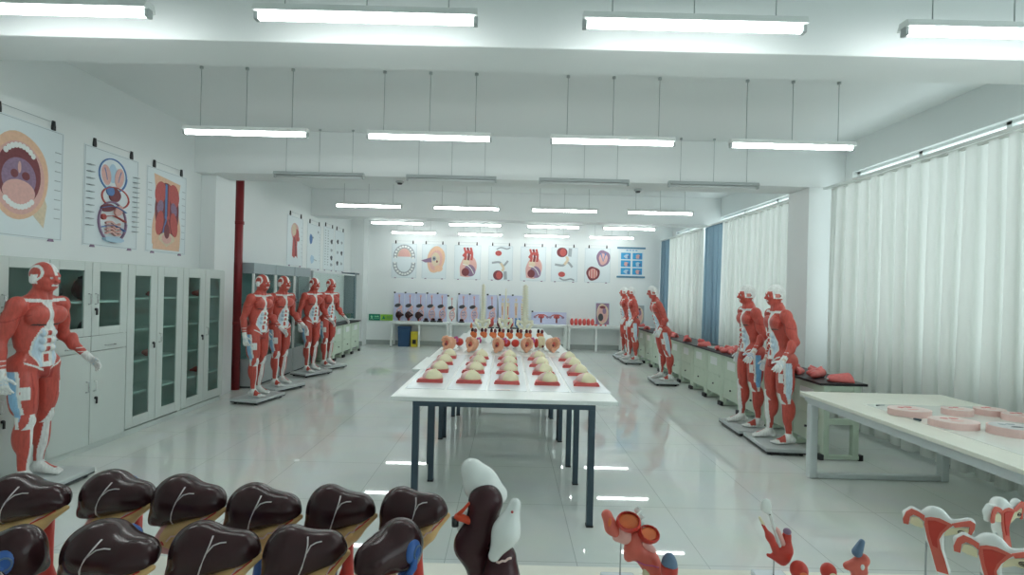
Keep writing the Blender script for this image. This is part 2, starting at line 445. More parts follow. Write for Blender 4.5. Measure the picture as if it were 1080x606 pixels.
rail(11.02, 13.98, 'white curtain rail in the far corner by the back wall')
curtain(3.48, 6.60, sheer, 'large sheer white curtain nearest the camera, right of the pillar', seed=3)
curtain(7.36, 9.92, sheer, 'sheer white curtain just beyond the right-hand pillar', seed=5)
curtain(9.97, 10.80, bluec, 'blue-grey curtain gathered between two sheer white curtains', amp=.045, wl=.12, seed=8)
curtain(10.98, 13.22, sheer, 'sheer white curtain nearest the back wall', seed=9)
curtain(13.28, 13.94, bluec, 'blue-grey curtain hanging in the far right corner', amp=.05, wl=.13, seed=11)

# ================================================================== FURNITURE
# ---- red riser pipe by the left pillar
t = empty('riser_pipe', (-4.20, 7.63, 0), 0, 'dark red vertical pipe running floor to ceiling beside the left pillar', 'pipe')
REDP = mat('pipe_red', (.23, .014, .018), .4, var=.1)
MB().tube([(0,0,0), (0,0,ZC)], .058, 18).build('pipe', REDP, t)
for z in (1.0, 2.55):
    MB().lathe([(.058, 0), (.07, .004), (.07, .05), (.058, .054)], (0,0,z), 18).build('coupling', REDP, t)
MB().box(-.176, -.04, -.02, .02, 1.9, 1.95).build('wall_bracket', GREYMET, t)

# ---- steel filing cabinets on the left wall (local: front face at x=0 facing +x, width along y)
cabglass = glass('cabinet_glass', (.80, .90, .88))
insidem = mat('cabinet_inside', (.30, .36, .34), .6)
def handle(parent, y, z, horiz=False, m=CHROME):
    hb = MB()
    if horiz: hb.tube([(.003, y-.055, z), (.028, y-.05, z), (.028, y+.05, z), (.003, y+.055, z)], .006, 8)
    else: hb.tube([(.003, y, z-.05), (.028, y, z-.045), (.028, y, z+.045), (.003, y, z+.05)], .006, 8)
    return hb.build('handle', m, parent)
def key_lock(parent, y, z):
    k = MB().lathe([(.0, 0), (.014, 0), (.014, .014), (.0, .014)], (0, y, z), 12, axis='x').build('lock', BLACK, parent)
    MB().box(.014, .022, y-.008, y+.008, z-.055, z+.006).build('key', BLACK, k)
def door_frame(y0, y1, z0, z1, b=.075, bt=.075):
    m = MB(); x0, x1 = -.018, .003
    m.box(x0, x1, y0, y0+b, z0, z1).box(x0, x1, y1-b, y1, z0, z1).box(x0, x1, y0+b, y1-b, z0, z0+bt).box(x0, x1, y0+b, y1-b, z1-bt, z1)
    return m
def carcass(w, h, d, shelves, solid_to=0.0):
    m = MB(); q = .02
    m.box(-d, -.02, 0, q, 0, h).box(-d, -.02, w-q, w, 0, h).box(-d, -.02, q, w-q, h-q, h).box(-d, -.02, q, w-q, 0, .06).box(-d, -d+q, q, w-q, .06, h-q)
    return m
CW, CH, CD = .88, 1.82, .37
def tall_cabinet(y0, lab):
    t = empty('glass_door_cabinet', (-4.0, y0, 0), 0, lab, 'cabinet', 'steel cabinets on the left wall')
    carcass(CW, CH, CD, 5).build('body', CABGREY, t, bevel=.003)
    for z in (.42, .76, 1.10, 1.44): MB().box(-CD+.02, -.03, .021, CW-.021, z, z+.02).build('shelf', CABGREY, t)
    for k, (a, b) in enumerate(((.004, CW/2-.003), (CW/2+.003, CW-.004))):
        d = door_frame(a, b, .08, CH-.01, .10, .11).build('door', CABGREY, t, bevel=.003)
        MB().box(-.012, -.007, a+.095, b-.095, .185, CH-.115).build('glass_pane', cabglass, d)
        if k == 0: key_lock(d, b-.05, .95)
        else: handle(d, a+.04, 1.0)
    return t
def combo_cabinet(y0, lab):
    t = empty('filing_cabinet', (-4.0, y0, 0), 0, lab, 'cabinet', 'steel cabinets on the left wall')
    carcass(CW, CH, CD, 2).build('body', CABGREY, t, bevel=.003)
    MB().box(-CD+.02, -.03, .021, CW-.021, 1.42, 1.44).build('shelf', LWHITE, t)
    MB().box(-CD+.02, -.02, .021, CW-.021, .955, .98).build('shelf', CABGREY, t)
    for k, (a, b) in enumerate(((.004, CW/2-.003), (CW/2+.003, CW-.004))):
        d = door_frame(a, b, 1.105, CH-.01, .085, .08).build('glass_door', CABGREY, t, bevel=.003)
        MB().box(-.012, -.007, a+.08, b-.08, 1.18, CH-.085).build('glass_pane', cabglass, d)
        handle(d, b-.035 if k == 0 else a+.035, 1.46)
        if k: key_lock(d, a+.04, 1.36)
        dr = MB().box(-.018, .003, a, b, .955, 1.10).build('drawer', CABGREY, t, bevel=.004); handle(dr, (a+b)/2, 1.0, True)
        d2 = MB().box(-.018, .003, a, b, .06, .95).build('door', CABGREY, t, bevel=.004)
        handle(d2, b-.04 if k == 0 else a+.04, .62, m=CHROME if k == 0 else LWHITE)
        if k: key_lock(d2, a+.06, .50)
    return t
combo_cabinet(3.41, 'grey filing cabinet behind the muscle mannequin at the left edge')
combo_cabinet(4.29, 'grey filing cabinet with two glass doors above drawers, beside the front muscle mannequin')
tall_cabinet(5.17, 'tall grey cabinet with full glass doors, right of the drawer cabinet')
tall_cabinet(6.05, 'tall grey cabinet with full glass doors, next to the red pipe')

# ---- glass display cases beyond the pipe
showglass = glass('showcase_glass', (.76, .86, .85))
def showcase(y0, w_, lab):
    t = empty('display_case', (-4.0, y0, 0), 0, lab, 'display case', 'glass display cases on the left wall')
    d, h = .36, 1.97
    MB().box(-d, 0, 0, w_, .03, .46).build('base_cabinet', GREYMET, t, bevel=.005)
    MB().box(-d+.03, -.03, .03, w_-.03, 0, .03).build('plinth', DARK, t)
    MB().box(-d, 0, 0, w_, h-.17, h).build('header_panel', mat('showcase_header', (.33, .40, .42), .4), t, bevel=.005)
    for x in (-.028, -d):
        for y in (0, w_-.028): MB().box(x, x+.028, y, y+.028, .46, h-.17).build('post', LWHITE if x > -.1 else ALU, t)
    MB().box(-d+.001, -d+.012, .028, w_-.028, .46, h-.17).build('back_panel', mat('showcase_back', (.34, .43, .43), .5), t)
    for z in (.86, 1.30): MB().box(-d+.02, -.03, .03, w_-.03, z, z+.008).build('glass_shelf', glass('shelf_glass', (.7, .85, .82)), t)
    MB().box(-.018, -.013, .028, w_-.028, .46, h-.17).build('front_glass', showglass, t)
    MB().box(-d+.012, -.03, .002, .007, .46, h-.17).build('side_glass', showglass, t)
    return t
showcase(7.72, .72, 'glass display case next to the red pipe')
showcase(8.46, .72, 'middle glass display case between the two mannequin pairs')
showcase(9.20, .72, 'glass display case farthest from the red pipe, by the green bench')

# ---- student lab desks: pale green steel frame, black top
def make_desk():
    """top .60 along y, .46 along x; front (book opening) faces -x"""
    t = empty('lab_desk')
    MB().box(-.24, .24, 0, .597, .755, .78).build('desktop', BLACK, t, bevel=.004)
    bx = MB()                                       # shallow book compartment under the top
    bx.box(-.17, .19, .03, .567, .615, .63).box(.175, .19, .03, .567, .63, .754).box(-.17, .175, .03, .045, .63, .754).box(-.17, .175, .552, .567, .63, .754)
    bx.build('book_box', GREEN, t)
    fp = MB().box(-.195, -.175, .058, .539, .13, .754).build('front_panel', GREEN, t, bevel=.004)
    MB().box(-.199, -.195, .18, .42, .56, .68).build('name_plate', LWHITE, fp)
    MB().box(-.205, -.195, .08, .517, .40, .42).build('ledge', GREEN, fp)
    MB().tube([(-.195, .30, .27), (-.212, .30, .27)], .012, 10).build('knob', DARK, fp)
    for y in (.003, .542):
        f = MB()
        f.box(-.20, -.14, y, y+.052, .04, .754).box(.10, .16, y, y+.052, .04, .754).box(-.14, .10, y+.006, y+.046, .36, .42).box(-.14, .10, y+.004, y+.048, .70, .754)
        s = f.box(-.22, .20, y+.002, y+.050, .012, .05).build('side_frame', GREEN, t, bevel=.003)
        for x in (-.222, .178): MB().box(x-.012, x+.034, y-.002, y+.054, 0, .06).build('foot_cap', BLACK, s, bevel=.006)
    return t
dk = make_desk()
DESKX = 3.41
for i in range(12):
    lab = ('pale green lab desk with a black top, nearest the camera in the window row' if i == 0 else
           'pale green lab desk with a black top, farthest of the window row' if i == 11 else
           'pale green black-topped lab desk, %s from the near end of the window row' % ORD[i])
    o = dk if i == 0 else dup(dk, (0,0,0))
    o.location = (DESKX, 4.98+.6*i, 0); tag(o, lab, 'desk', 'pale green lab desks along the windows')
for i in range(4):
    lab = 'pale green black-topped desk on the left, %s' % ['partly hidden by the fourth mannequin', 'second from the display cases', 'third from the display cases', 'nearest the back wall'][i]
    o = dup(dk, (-3.98, 10.72+.6*i-.6+.6, 0), PI, lab, 'pale green lab desks on the left side'); o['category'] = 'desk'
# glass hutch standing on the left desks
t = empty('glass_hutch', (-4.12, 10.16, .78), 0, 'glass-fronted cabinet standing on the left green desks', 'cabinet')
MB().box(-.22, .12, 2.60, 2.98, 1.16, 1.20).build('end_cap', STEELBLUE, t)
MB().box(.04, .08, .03, 2.74, 1.12, 1.16).build('top_rail', ALU, t)
MB().box(-.22, -.20, 0, 2.86, .0, 1.16).build('back_panel', LWHITE, t)
MB().box(-.20, .08, 2.74, 2.86, 0, 1.16).build('end_panel', mat('hutch_teal', (.10, .16, .18), .4), t)
MB().box(-.20, .08, 0, .03, 0, 1.16).build('end_panel', ALU, t)
MB().box(-.20, .06, .03, 2.74, .0, .02).build('bottom_board', ALU, t)
MB().box(.06, .066, .03, 2.74, .02, 1.16).build('front_glass', glass('hutch_glass', (.93, .97, .96)), t)

# ---- long central run of tables, then the tables along the back wall
def table(x0, x1, y0, y1, h, legm, topm, leg, inset, lab, group, apron=True, name='display_table', loc=None):
    il, io = inset[:2]; ib = inset[-1] if len(inset) > 2 else io; cx = (x0+x1)/2; t = empty(name, (cx, y0, 0), 0, lab, 'table', group); hw = (x1-x0)/2; d = y1-y0
    MB().box(-hw, hw, 0, d, h-.03, h).build('tabletop', topm, t, bevel=.004)
    if apron:
        a = MB(); q = .025; X = hw-il; 
        a.box(-X, X, io, io+q, h-.065, h-.03).box(-X, X, d-ib-q, d-ib, h-.065, h-.03).box(-X, -X+q, io+q, d-ib-q, h-.065, h-.03).box(X-q, X, io+q, d-ib-q, h-.065, h-.03)
        a.build('apron', legm, t)
    for sx in (-1, 1):
        for yy in (io, d-ib-leg):
            x = sx*(hw-il-leg/2); l = MB().box(x-leg/2, x+leg/2, yy, yy+leg, .012, h-.065 if apron else h-.03).build('leg', legm, t, bevel=.003)
            MB().box(x-leg/2-.002, x+leg/2+.002, yy-.002, yy+leg+.002, 0, .012).build('leg_cap', BLACK, l)
    return t
TH = .885
CT = [(-.81, .78, 3.44, 4.60), (-.89, .77, 4.61, 5.42), (-.86, .76, 5.43, 6.38), (-.80, .75, 6.39, 7.36), (-.76, .73, 7.37, 8.45), (-.71, .68, 8.465, 9.85)]
for i, (a, b, c, d) in enumerate(CT):
    lab = 'white-topped blue-legged table, %s of the central row' % ('nearest the camera' if i == 0 else 'farthest from the camera' if i == 5 else ORD[i]+' from the near end')
    table(a, b, c, d, TH, STEELBLUE, TWHITE, .045, (.155, .006, .36 if i == 0 else .006), lab, 'tables in the long central row')
BT = [(-3.25, -1.64), (-1.62, -.02), (.02, 1.62), (1.65, 3.20), (3.22, 4.05)]
for i, (a, b) in enumerate(BT):
    lab = ['low white table with the waste bins beneath it at the back wall', 'low white table at the back wall, right of the bins',
           'low white table at the back wall under the organ boards', 'low white table at the back wall behind the two far mannequins', 'short low white table in the far right corner'][i]
    t = table(a, b, 13.53, 13.97, .70, LWHITE, LWHITE, .05, (.01, .01), lab, 'low white tables at the back wall', name='side_table')
    if i < 4: MB().box(-.025, .025, .01, .06, 0, .635).build('leg', LWHITE, t)

# ---- big white desk at right with ring-shaped steel legs
t = empty('work_desk', (3.40, 2.15, 0), 0, 'large cream-topped white desk on ring-shaped steel legs at the right', 'desk')
MB().box(-.66, .66, 0, 2.46, .735, .765).build('desktop', CREAM, t, bevel=.004)
fr = MB()
fr.box(-.63, .63, .03, .07, .69, .734).box(-.63, .63, 2.39, 2.43, .69, .734).box(-.63, -.58, .07, 2.39, .67, .734).box(.58, .63, .07, 2.39, .67, .734)
fr.build('frame', ALU, t)
for y in (.10, 2.32):
    lm = MB(); x = .635
    lm.box(-x, -x+.07, y, y+.07, .0, .669).box(x-.07, x, y, y+.07, .0, .669).box(-x+.07, x-.07, y+.005, y+.065, .0, .05)
    lm.build('ring_leg', ALU, t, bevel=.012)
# ---- front table carrying the nearest models
t = empty('model_table', (0, .30, 0), 0, 'cream-topped table at the very front carrying liver and uterus models', 'table')
MB().box(-1.75, 1.75, 0, 1.29, .735, .765).build('tabletop', CREAM, t, bevel=.004)
fr = MB().box(-1.70, 1.70, .04, .08, .67, .734).box(-1.70, 1.70, 1.21, 1.25, .67, .734).box(-1.7, -1.66, .08, 1.21, .67, .734).box(1.66, 1.7, .08, 1.21, .67, .734)
fr.build('frame', ALU, t)
for x in (-1.69, 1.62):
    for y in (.05, 1.17): MB().box(x, x+.07, y, y+.07, 0, .669).build('leg', ALU, t, bevel=.006)

# ---- bins under the back table
def bin_(x, y, w_, d, h, m, lab):
    t = empty('waste_bin', (x, y, 0), 0, lab, 'bin')
    b = MB(); o = [(-w_*.42, 0), (w_*.42, 0), (w_*.5, h*.86), (-w_*.5, h*.86)]
    b.prism(o, -d/2, d/2, (Vector((0,0,0)), Vector((1,0,0)), Vector((0,0,1)), Vector((0,1,0))))
    b.build('bin_body', m, t, bevel=.015)
    MB().box(-w_*.52, w_*.52, -d*.53, d*.53, h*.865, h).build('bin_lid', m, t, bevel=.02)
    return t
bin_(-2.88, 13.74, .34, .26, .56, mat('bin_blue', (.02, .07, .16), .4), 'dark blue waste bin under the low white table')
y = bin_(-2.585, 13.72, .2, .22, .42, mat('bin_yellow', (.65, .52, .03), .4), 'small yellow waste bin right of the blue bin')
MB().box(-.05, .05, -.1215, -.11, .08, .2).build('pedal_mark', BLACK, y)
# ---- two green signs low on the back wall
sg = mat('sign_dark_green', (.01, .22, .13), .4); lg = mat('sign_lime', (.28, .55, .06), .4)
def FR(o): return (Vector(o), Vector((1,0,0)), Vector((0,0,1)), Vector((0,-1,0)))
t = empty('exit_sign', (-3.80, 13.985, .77), 0, 'dark green emergency exit sign low on the back wall', 'sign')
MB().box(-.16, .16, -.012, .014, -.09, .09).build('sign_plate', sg, t, bevel=.004)
pm = MB()
pm.prism([(-.11, .02), (-.08, .05), (-.06, .03), (-.03, .03), (-.04, .015), (-.065, .01), (-.05, -.03), (-.03, -.06), (-.045, -.065), (-.075, -.025), (-.1, -.06), (-.115, -.055), (-.085, -.01)], .0125, .0135, FR((0,0,0)))
for k in range(3): pm.prism([(.0+.05*k, -.03), (.035+.05*k, -.03), (.035+.05*k, -.015), (.0+.05*k, -.015)], .0125, .0135, FR((0,0,0)))
pm.prism([(.0, .015), (.1, .015), (.1, .0), (.13, .025), (.1, .05), (.1, .035), (.0, .035)], .0125, .0135, FR((0,0,0)))
pm.build('pictogram', mat('sign_mark', (.35, .75, .5), .5), t)
t = empty('notice_sign', (-3.455, 13.985, .77), 0, 'lime green notice plate beside the dark green exit sign', 'sign')
MB().box(-.17, .17, -.012, .014, -.085, .085).build('sign_plate', lg, t, bevel=.004)
pm = MB()
pm.prism([(-.13, -.045), (-.08, .05), (-.03, -.045)], .0125, .0135, FR((0,0,0)))
for k in range(3): pm.prism([(.0, .03-.035*k), (.13, .03-.035*k), (.13, .04-.035*k), (.0, .04-.035*k)], .0125, .0135, FR((0,0,0)))
pm.build('sign_marks', sg, t)

# ================================================================== WALL CHARTS
INK = mat('ink_black', (.05, .05, .06), .6); INKG = mat('ink_grey', (.36, .40, .42), .6); INKR = mat('ink_red', (.52, .10, .09), .6, var=.2, scale=40)
INKD = mat('ink_dark_red', (.20, .045, .055), .6, var=.3, scale=40); INKP = mat('ink_pink', (.72, .42, .38), .6, var=.15, scale=40)
INKS = mat('ink_skin', (.78, .50, .34), .6, var=.15, scale=30); INKB = mat('ink_blue', (.10, .22, .48), .6, var=.2, scale=40)
INKSB = mat('ink_sky', (.05, .36, .66), .6, var=.25, scale=20); INKV = mat('ink_violet', (.28, .18, .28), .6, var=.3, scale=40); INKW = mat('ink_white', (.82, .84, .82), .6)
INKT = mat('ink_tan', (.70, .58, .42), .6, var=.2, scale=40); INKLB = mat('ink_light_blue', (.45, .62, .75), .6)
def oval(cx, cy, rx, ry, n=28, a0=0, a1=360, rot=0, wob=0, seed=1):
    r = random.Random(seed); ph = [r.random()*6 for _ in range(3)]; P = []
    for i in range(n if a1-a0 == 360 else n+1):
        a = R(a0+(a1-a0)*i/n); k = 1+wob*(math.sin(3*a+ph[0])+.6*math.sin(5*a+ph[1]))
        x, y = rx*k*math.cos(a), ry*k*math.sin(a); c, s = math.cos(R(rot)), math.sin(R(rot)); P.append((cx+x*c-y*s, cy+x*s+y*c))
    return P
def stroke(pts, w):
    L = []; Rr = []; n = len(pts)
    for i, p in enumerate(pts):
        a = pts[max(i-1, 0)]; b = pts[min(i+1, n-1)]; dx, dy = b[0]-a[0], b[1]-a[1]; l = math.hypot(dx, dy) or 1
        ww = w if not isinstance(w, list) else w[i]
        L.append((p[0]-dy/l*ww/2, p[1]+dx/l*ww/2)); Rr.append((p[0]+dy/l*ww/2, p[1]-dx/l*ww/2))
    return [[L[i], L[i+1], Rr[i+1], Rr[i]] for i in range(n-1)]
def curve(pts, n=24):
    out = []; m = len(pts)
    for i in range(n+1):
        t = i/n*(m-1); k = min(int(t), m-2); f = t-k
        p0, p1, p2, p3 = pts[max(k-1, 0)], pts[k], pts[k+1], pts[min(k+2, m-1)]
        out.append(tuple(.5*((2*p1[d])+(-p0[d]+p2[d])*f+(2*p0[d]-5*p1[d]+4*p2[d]-p3[d])*f*f+(-p0[d]+3*p1[d]-3*p2[d]+p3[d])*f**3) for d in (0,1)))
    return out
class Art:
    def __init__(s): s.L = []
    def zoom(s, w, h, kx, ky=None):
        ky = ky or kx; s.L = [([(w/2+(x-w/2)*kx, h/2+(y-h/2)*ky) for x, y in P], m) for P, m in s.L]; return s
    def p(s, poly, m): s.L.append((poly, m)); return s
    def st(s, pts, w, m):
        for q in stroke(pts, w): s.L.append((q, m))
        return s
def chart(name, frame, wd, ht, art, lab, cat='poster', base=PAPER, clips=True, group=None, thick=.004, border=True, bars=None):
    """frame: origin at lower left corner on the wall, U, V, N"""
    o, U, V, N = frame
    t = empty(name, o, 0, lab, cat, group); Z = Vector((0,0,0)); fr = (Z, U, V, N)
    s = MB(); s.prism([(0,0), (wd,0), (wd,ht), (0,ht)], .002, thick, fr, base)
    if border:
        b = .012
        for q in ([(b,b),(wd-b,b),(wd-b,b+.004),(b,b+.004)], [(b,ht-b-.004),(wd-b,ht-b-.004),(wd-b,ht-b),(b,ht-b)], [(b,b),(b+.004,b),(b+.004,ht-b),(b,ht-b)], [(wd-b-.004,b),(wd-b,b),(wd-b,ht-b),(wd-b-.004,ht-b)]):
            s.prism(q, thick, thick+.0006, fr, INKG)
    for i, (poly, m) in enumerate(art.L): s.prism(poly, thick-.0015, thick+.0005+.00012*i, fr, m)
    s.build('sheet', base, t)
    if clips:
        for x in (.16*wd, .84*wd):
            c = MB(); c.prism([(x-.018, ht-.005), (x+.018, ht-.005), (x+.018, ht+.03), (x+.011, ht+.085), (x-.011, ht+.085), (x-.018, ht+.03)], .0, .016, fr, BLACK); c.build('hanging_clip', BLACK, t)
            c = MB(); c.prism([(x-.03, -.012), (x+.03, -.012), (x+.022, .012), (x-.022, .012)], .0, .010, fr, INKV); c.build('bottom_clip', INKV, t)
        MB().tube([tuple(U*.16*wd+V*(ht+.07)+N*.008), tuple(U*.84*wd+V*(ht+.07)+N*.008)], .0022, 6).build('hanging_cord', INKG, t)
    if bars:
        for z in (-.03, ht-.01):
            c = MB(); c.prism([(-.04, z), (wd+.04, z), (wd+.04, z+.05), (-.04, z+.05)], .002, .022, fr, bars); c.build('rail_bar', bars, t)
    return t
def labels(A, wd, ht, side=1, n=8, y0=.2, y1=.8, m=INKG):
    for i in range(n):
        y = ht*(y0+(y1-y0)*i/(n-1)); x = wd*(.88 if side > 0 else .04)
        A.p([(x, y), (x+wd*.08, y), (x+wd*.08, y+.006), (x, y+.006)], m)
    return A
def art_mouth(w, h):
    A = Art(); cx, cy = .42*w, .52*h
    A.p([(.60*w,.20*h), (.74*w,.10*h), (.78*w,.30*h), (.72*w,.42*h)], INKT)
    A.p(oval(cx, cy, .37*w, .37*h, 36, wob=.015), INKS).p(oval(cx, cy-.02*h, .32*w, .31*h, 36), INKP)
    A.p(oval(cx, cy+.01*h, .27*w, .265*h, 36), INKD)
    A.p(oval(cx, cy-.02*h, .21*w, .17*h, 30), INKV).p(oval(cx, cy-.14*h, .20*w, .105*h, 30), INKP)
    A.p(oval(cx-.06*w, cy+.01*h, .045*w, .035*h), INKD).p(oval(cx+.08*w, cy+.005*h, .05*w, .035*h), INKD).p(oval(cx, cy+.07*h, .02*w, .05*h), INKP)
    for i in range(9):
        a = R(48+84*i/8); x, y = cx+.25*w*math.cos(a), cy+.255*h*math.sin(a); A.p(oval(x, y, .030*w, .026*h, 10), INKW)
        a = R(-52-76*i/8); x, y = cx+.26*w*math.cos(a), cy-.0*h+.265*h*math.sin(a); A.p(oval(x, y, .032*w, .025*h, 10), INKW)
    return labels(A, w, h)
def art_circulation(w, h):
    A = Art(); cx = .5*w
    A.p(oval(cx, .78*h, .075*w, .10*h), INKLB)
    for s in (-1, 1): A.p(oval(cx+s*.12*w, .75*h, .085*w, .105*h, rot=-s*10), INKP); A.st(curve([(cx+s*.10*w,.70*h), (cx+s*.12*w,.76*h), (cx+s*.15*w,.82*h)]), .012*w, INKB)
    A.st(oval(cx, .76*h, .25*w, .17*h, 40)+[oval(cx, .76*h, .25*w, .17*h, 40)[0]], .018*w, INKB)
    A.p(oval(cx+.03*w, .56*h, .11*w, .075*h, rot=-20, wob=.03), INKD).p(oval(cx-.05*w, .59*h, .07*w, .05*h), INKB)
    A.st(oval(cx+.05*w, .53*h, .25*w, .11*h, 36)+[(cx+.30*w, .53*h)], .014*w, INKR)
    A.st(oval(cx, .27*h, .25*w, .21*h, 44)+[(cx+.25*w, .27*h)], .022*w, INKV)
    A.p(oval(cx-.1*w, .41*h, .12*w, .04*h, rot=12), INKD).p(oval(cx+.10*w, .40*h, .09*w, .045*h, rot=50), INKP).p(oval(cx-.17*w, .31*h, .04*w, .03*h), INKR)
    for i in range(4): A.st(curve([(cx-.13*w, (.25-.035*i)*h), (cx-.04*w, (.27-.035*i)*h), (cx+.05*w, (.24-.035*i)*h), (cx+.13*w, (.26-.035*i)*h)]), .028*w, INKP)
    for i in range(3): A.st(curve([(cx-.22*w, (.20+.1*i)*h), (cx, (.235+.1*i)*h), (cx+.22*w, (.19+.1*i)*h)]), .007*w, INKR if i % 2 else INKB)
    A.p(oval(cx, .085*h, .17*w, .03*h), INKLB)
    return labels(labels(A, w, h, 1, 12), w, h, -1, 10)
def art_abdomen(w, h):
    A = Art(); cx = .5*w
    A.p(curve([(.17*w,.93*h), (.23*w,.60*h), (.15*w,.33*h), (.15*w,.10*h)], 16)+curve([(.84*w,.08*h), (.85*w,.33*h), (.77*w,.6*h), (.83*w,.88*h)], 16), INKS)
    A.p(oval(cx, .50*h, .30*w, .36*h, 36, wob=.02), INKD)
    for s in (-1, 1):
        A.p(oval(cx+s*.17*w, .72*h, .13*w, .14*h, rot=s*12), INKR); A.p(oval(cx+s*.17*w, .55*h, .075*w, .085*h, rot=s*15), INKV); A.p(oval(cx+s*.18*w, .36*h, .09*w, .15*h, rot=s*10), INKR)
        A.st([(cx, .45*h), (cx+s*.07*w, .3*h), (cx+s*.10*w, .2*h)], .03*w, INKB if s < 0 else INKR)
    A.st([(cx-.03*w, .84*h), (cx-.03*w, .42*h)], .05*w, INKB).st([(cx+.04*w, .84*h), (cx+.04*w, .42*h)], .04*w, INKR)
    A.p(oval(cx, .17*h, .20*w, .085*h), INKT).p(oval(cx, .18*h, .12*w, .06*h), INKP).p(oval(cx, .27*h, .07*w, .09*h), INKD)
    A.p([(.17*w,.1*h), (.3*w,.16*h), (cx,.08*h), (.7*w,.16*h), (.83*w,.1*h), (.83*w,.04*h), (.17*w,.04*h)], INKS)
    return labels(labels(A, w, h), w, h, -1)
def art_head(w, h):
    A = Art(); cx = .48*w
    A.p(oval(cx, .70*h, .24*w, .17*h, 30, wob=.02), INKP).p(oval(cx+.10*w, .63*h, .16*w, .13*h, 24), INKR).p(oval(cx-.06*w, .73*h, .13*w, .12*h), INKT)
    A.p([(cx-.12*w,.60*h), (cx+.16*w,.53*h), (cx+.14*w,.40*h), (cx+.18*w,.16*h), (cx+.06*w,.22*h), (cx-.02*w,.16*h), (cx-.16*w,.20*h)], INKR)
    A.st(curve([(cx-.04*w,.58*h), (cx+.05*w,.4*h), (cx+.08*w,.2*h)]), .06*w, INKD).p(oval(cx+.22*w, .56*h, .07*w, .05*h), INKR)
    return labels(A, w, h)
def art_blue(w, h):
    A = Art(); A.p(oval(.27*w, .66*h, .11*w, .11*h, wob=.05), INKB).p(oval(.42*w,.70*h,.05*w,.02*h), INKG).p(oval(.8*w,.85*h,.05*w,.03*h), INKG)
    A.p(oval(.38*w, .22*h, .13*w, .09*h, wob=.08), INKLB).st([(.5*w,.22*h), (.72*w,.2*h)], .02*w, INKG); return labels(A, w, h, 1, 10)
def art_text(w, h, cols):
    A = Art(); r = random.Random(4)
    for x in cols[0]:
        for i in range(14): y = h*(.12+.06*i); A.p([(x*w-.05*w, y), (x*w+.05*w*r.uniform(.3,1), y), (x*w+.05*w, y+.02*h), (x*w-.05*w, y+.02*h)], INKG)
    for j, x in enumerate(cols[1]):
        for i, y in enumerate((.68, .48, .30, .14) if len(cols[0]) else (.72, .46, .2)):
            A.p(oval(x*w, y*h, .10*w, (.035 if (i+j) % 2 else .055)*h, wob=.12, seed=i+j), INKG if (i+j) % 2 else INK)
    return A
def art_dental(w, h):
    A = Art(); cx = .5*w
    A.p(oval(cx, .60*h, .32*w, .27*h, 24, 0, 180), INKT).p(oval(cx, .60*h, .20*w, .20*h, 20, 0, 180), INKP)
    A.st(oval(cx, .60*h, .30*w, .25*h, 24, -8, 188), .13*w, INKG).st(oval(cx, .44*h, .31*w, .27*h, 24, 176, 364), .14*w, INKG)
    for i in range(12):
        a = R(-6+192*i/11); A.p(oval(cx+.30*w*math.cos(a), .60*h+.25*h*math.sin(a), .042*w, .026*h, 9), INKW)
        a = R(178+184*i/11); A.p(oval(cx+.31*w*math.cos(a), .44*h+.27*h*math.sin(a), .042*w, .026*h, 9), INKW)
    return A
def art_ear(w, h):
    A = Art(); A.p(oval(.56*w, .55*h, .30*w, .33*h, 30, wob=.02, rot=-10), INKS).p(oval(.56*w, .53*h, .22*w, .25*h, rot=-10), INKP).p(oval(.55*w,.55*h,.15*w,.17*h), INKT)
    A.p([(.05*w,.52*h), (.40*w,.60*h), (.42*w,.48*h), (.2*w,.47*h)], INKV).p(oval(.50*w,.57*h,.07*w,.06*h), INKG).p(oval(.50*w,.57*h,.03*w,.03*h), INK).p(oval(.60*w,.50*h,.03*w,.03*h), INKD)
    A.p(oval(.66*w, .33*h, .14*w, .08*h), INKS); return A
def art_heart(w, h):
    A = Art(); A.p(curve([(.28*w,.16*h), (.26*w,.40*h), (.40*w,.62*h), (.62*w,.66*h), (.78*w,.50*h), (.76*w,.28*h), (.55*w,.14*h), (.28*w,.16*h)], 30)[:-1], INKP)
    A.p(oval(.58*w,.30*h,.17*w,.15*h, rot=30), INKV).p(oval(.44*w,.26*h,.12*w,.10*h), INKD).p(oval(.46*w,.50*h,.11*w,.09*h), INKT)
    for x, m in ((.42, INKR), (.52, INKD), (.62, INKR)): A.st(curve([(x*w,.55*h), ((x+.02)*w,.70*h), ((x-.03)*w,.86*h)]), .07*w, m)
    A.st(curve([(.36*w,.64*h), (.50*w,.76*h), (.66*w,.70*h)]), .09*w, INKR).st(curve([(.35*w,.45*h), (.5*w,.42*h), (.62*w,.34*h), (.70*w,.22*h)]), .02*w, INKW); return A
def art_joint(w, h, flip):
    A = Art(); f = (lambda y: 1-y) if flip else (lambda y: y)
    A.p(oval(.42*w, f(.20)*h, .17*w, .12*h), INKD).p(oval(.45*w, f(.20)*h, .10*w, .09*h), INKR).st([(.68*w, f(.10)*h), (.66*w, f(.30)*h)], .11*w, INKG)
    A.st(curve([(.2*w, f(.5)*h), (.45*w, f(.52)*h), (.60*w, f(.44)*h), (.75*w, f(.56)*h)]), .07*w, INKG).st(curve([(.5*w, f(.5)*h), (.6*w, f(.38)*h), (.55*w, f(.30)*h)]), .08*w, INKT)
    A.p(oval(.42*w, f(.74)*h, .11*w, .065*h), INKR).st(curve([(.35*w, f(.83)*h), (.5*w, f(.88)*h), (.7*w, f(.85)*h), (.82*w, f(.88)*h)]), .05*w, INKG); return A
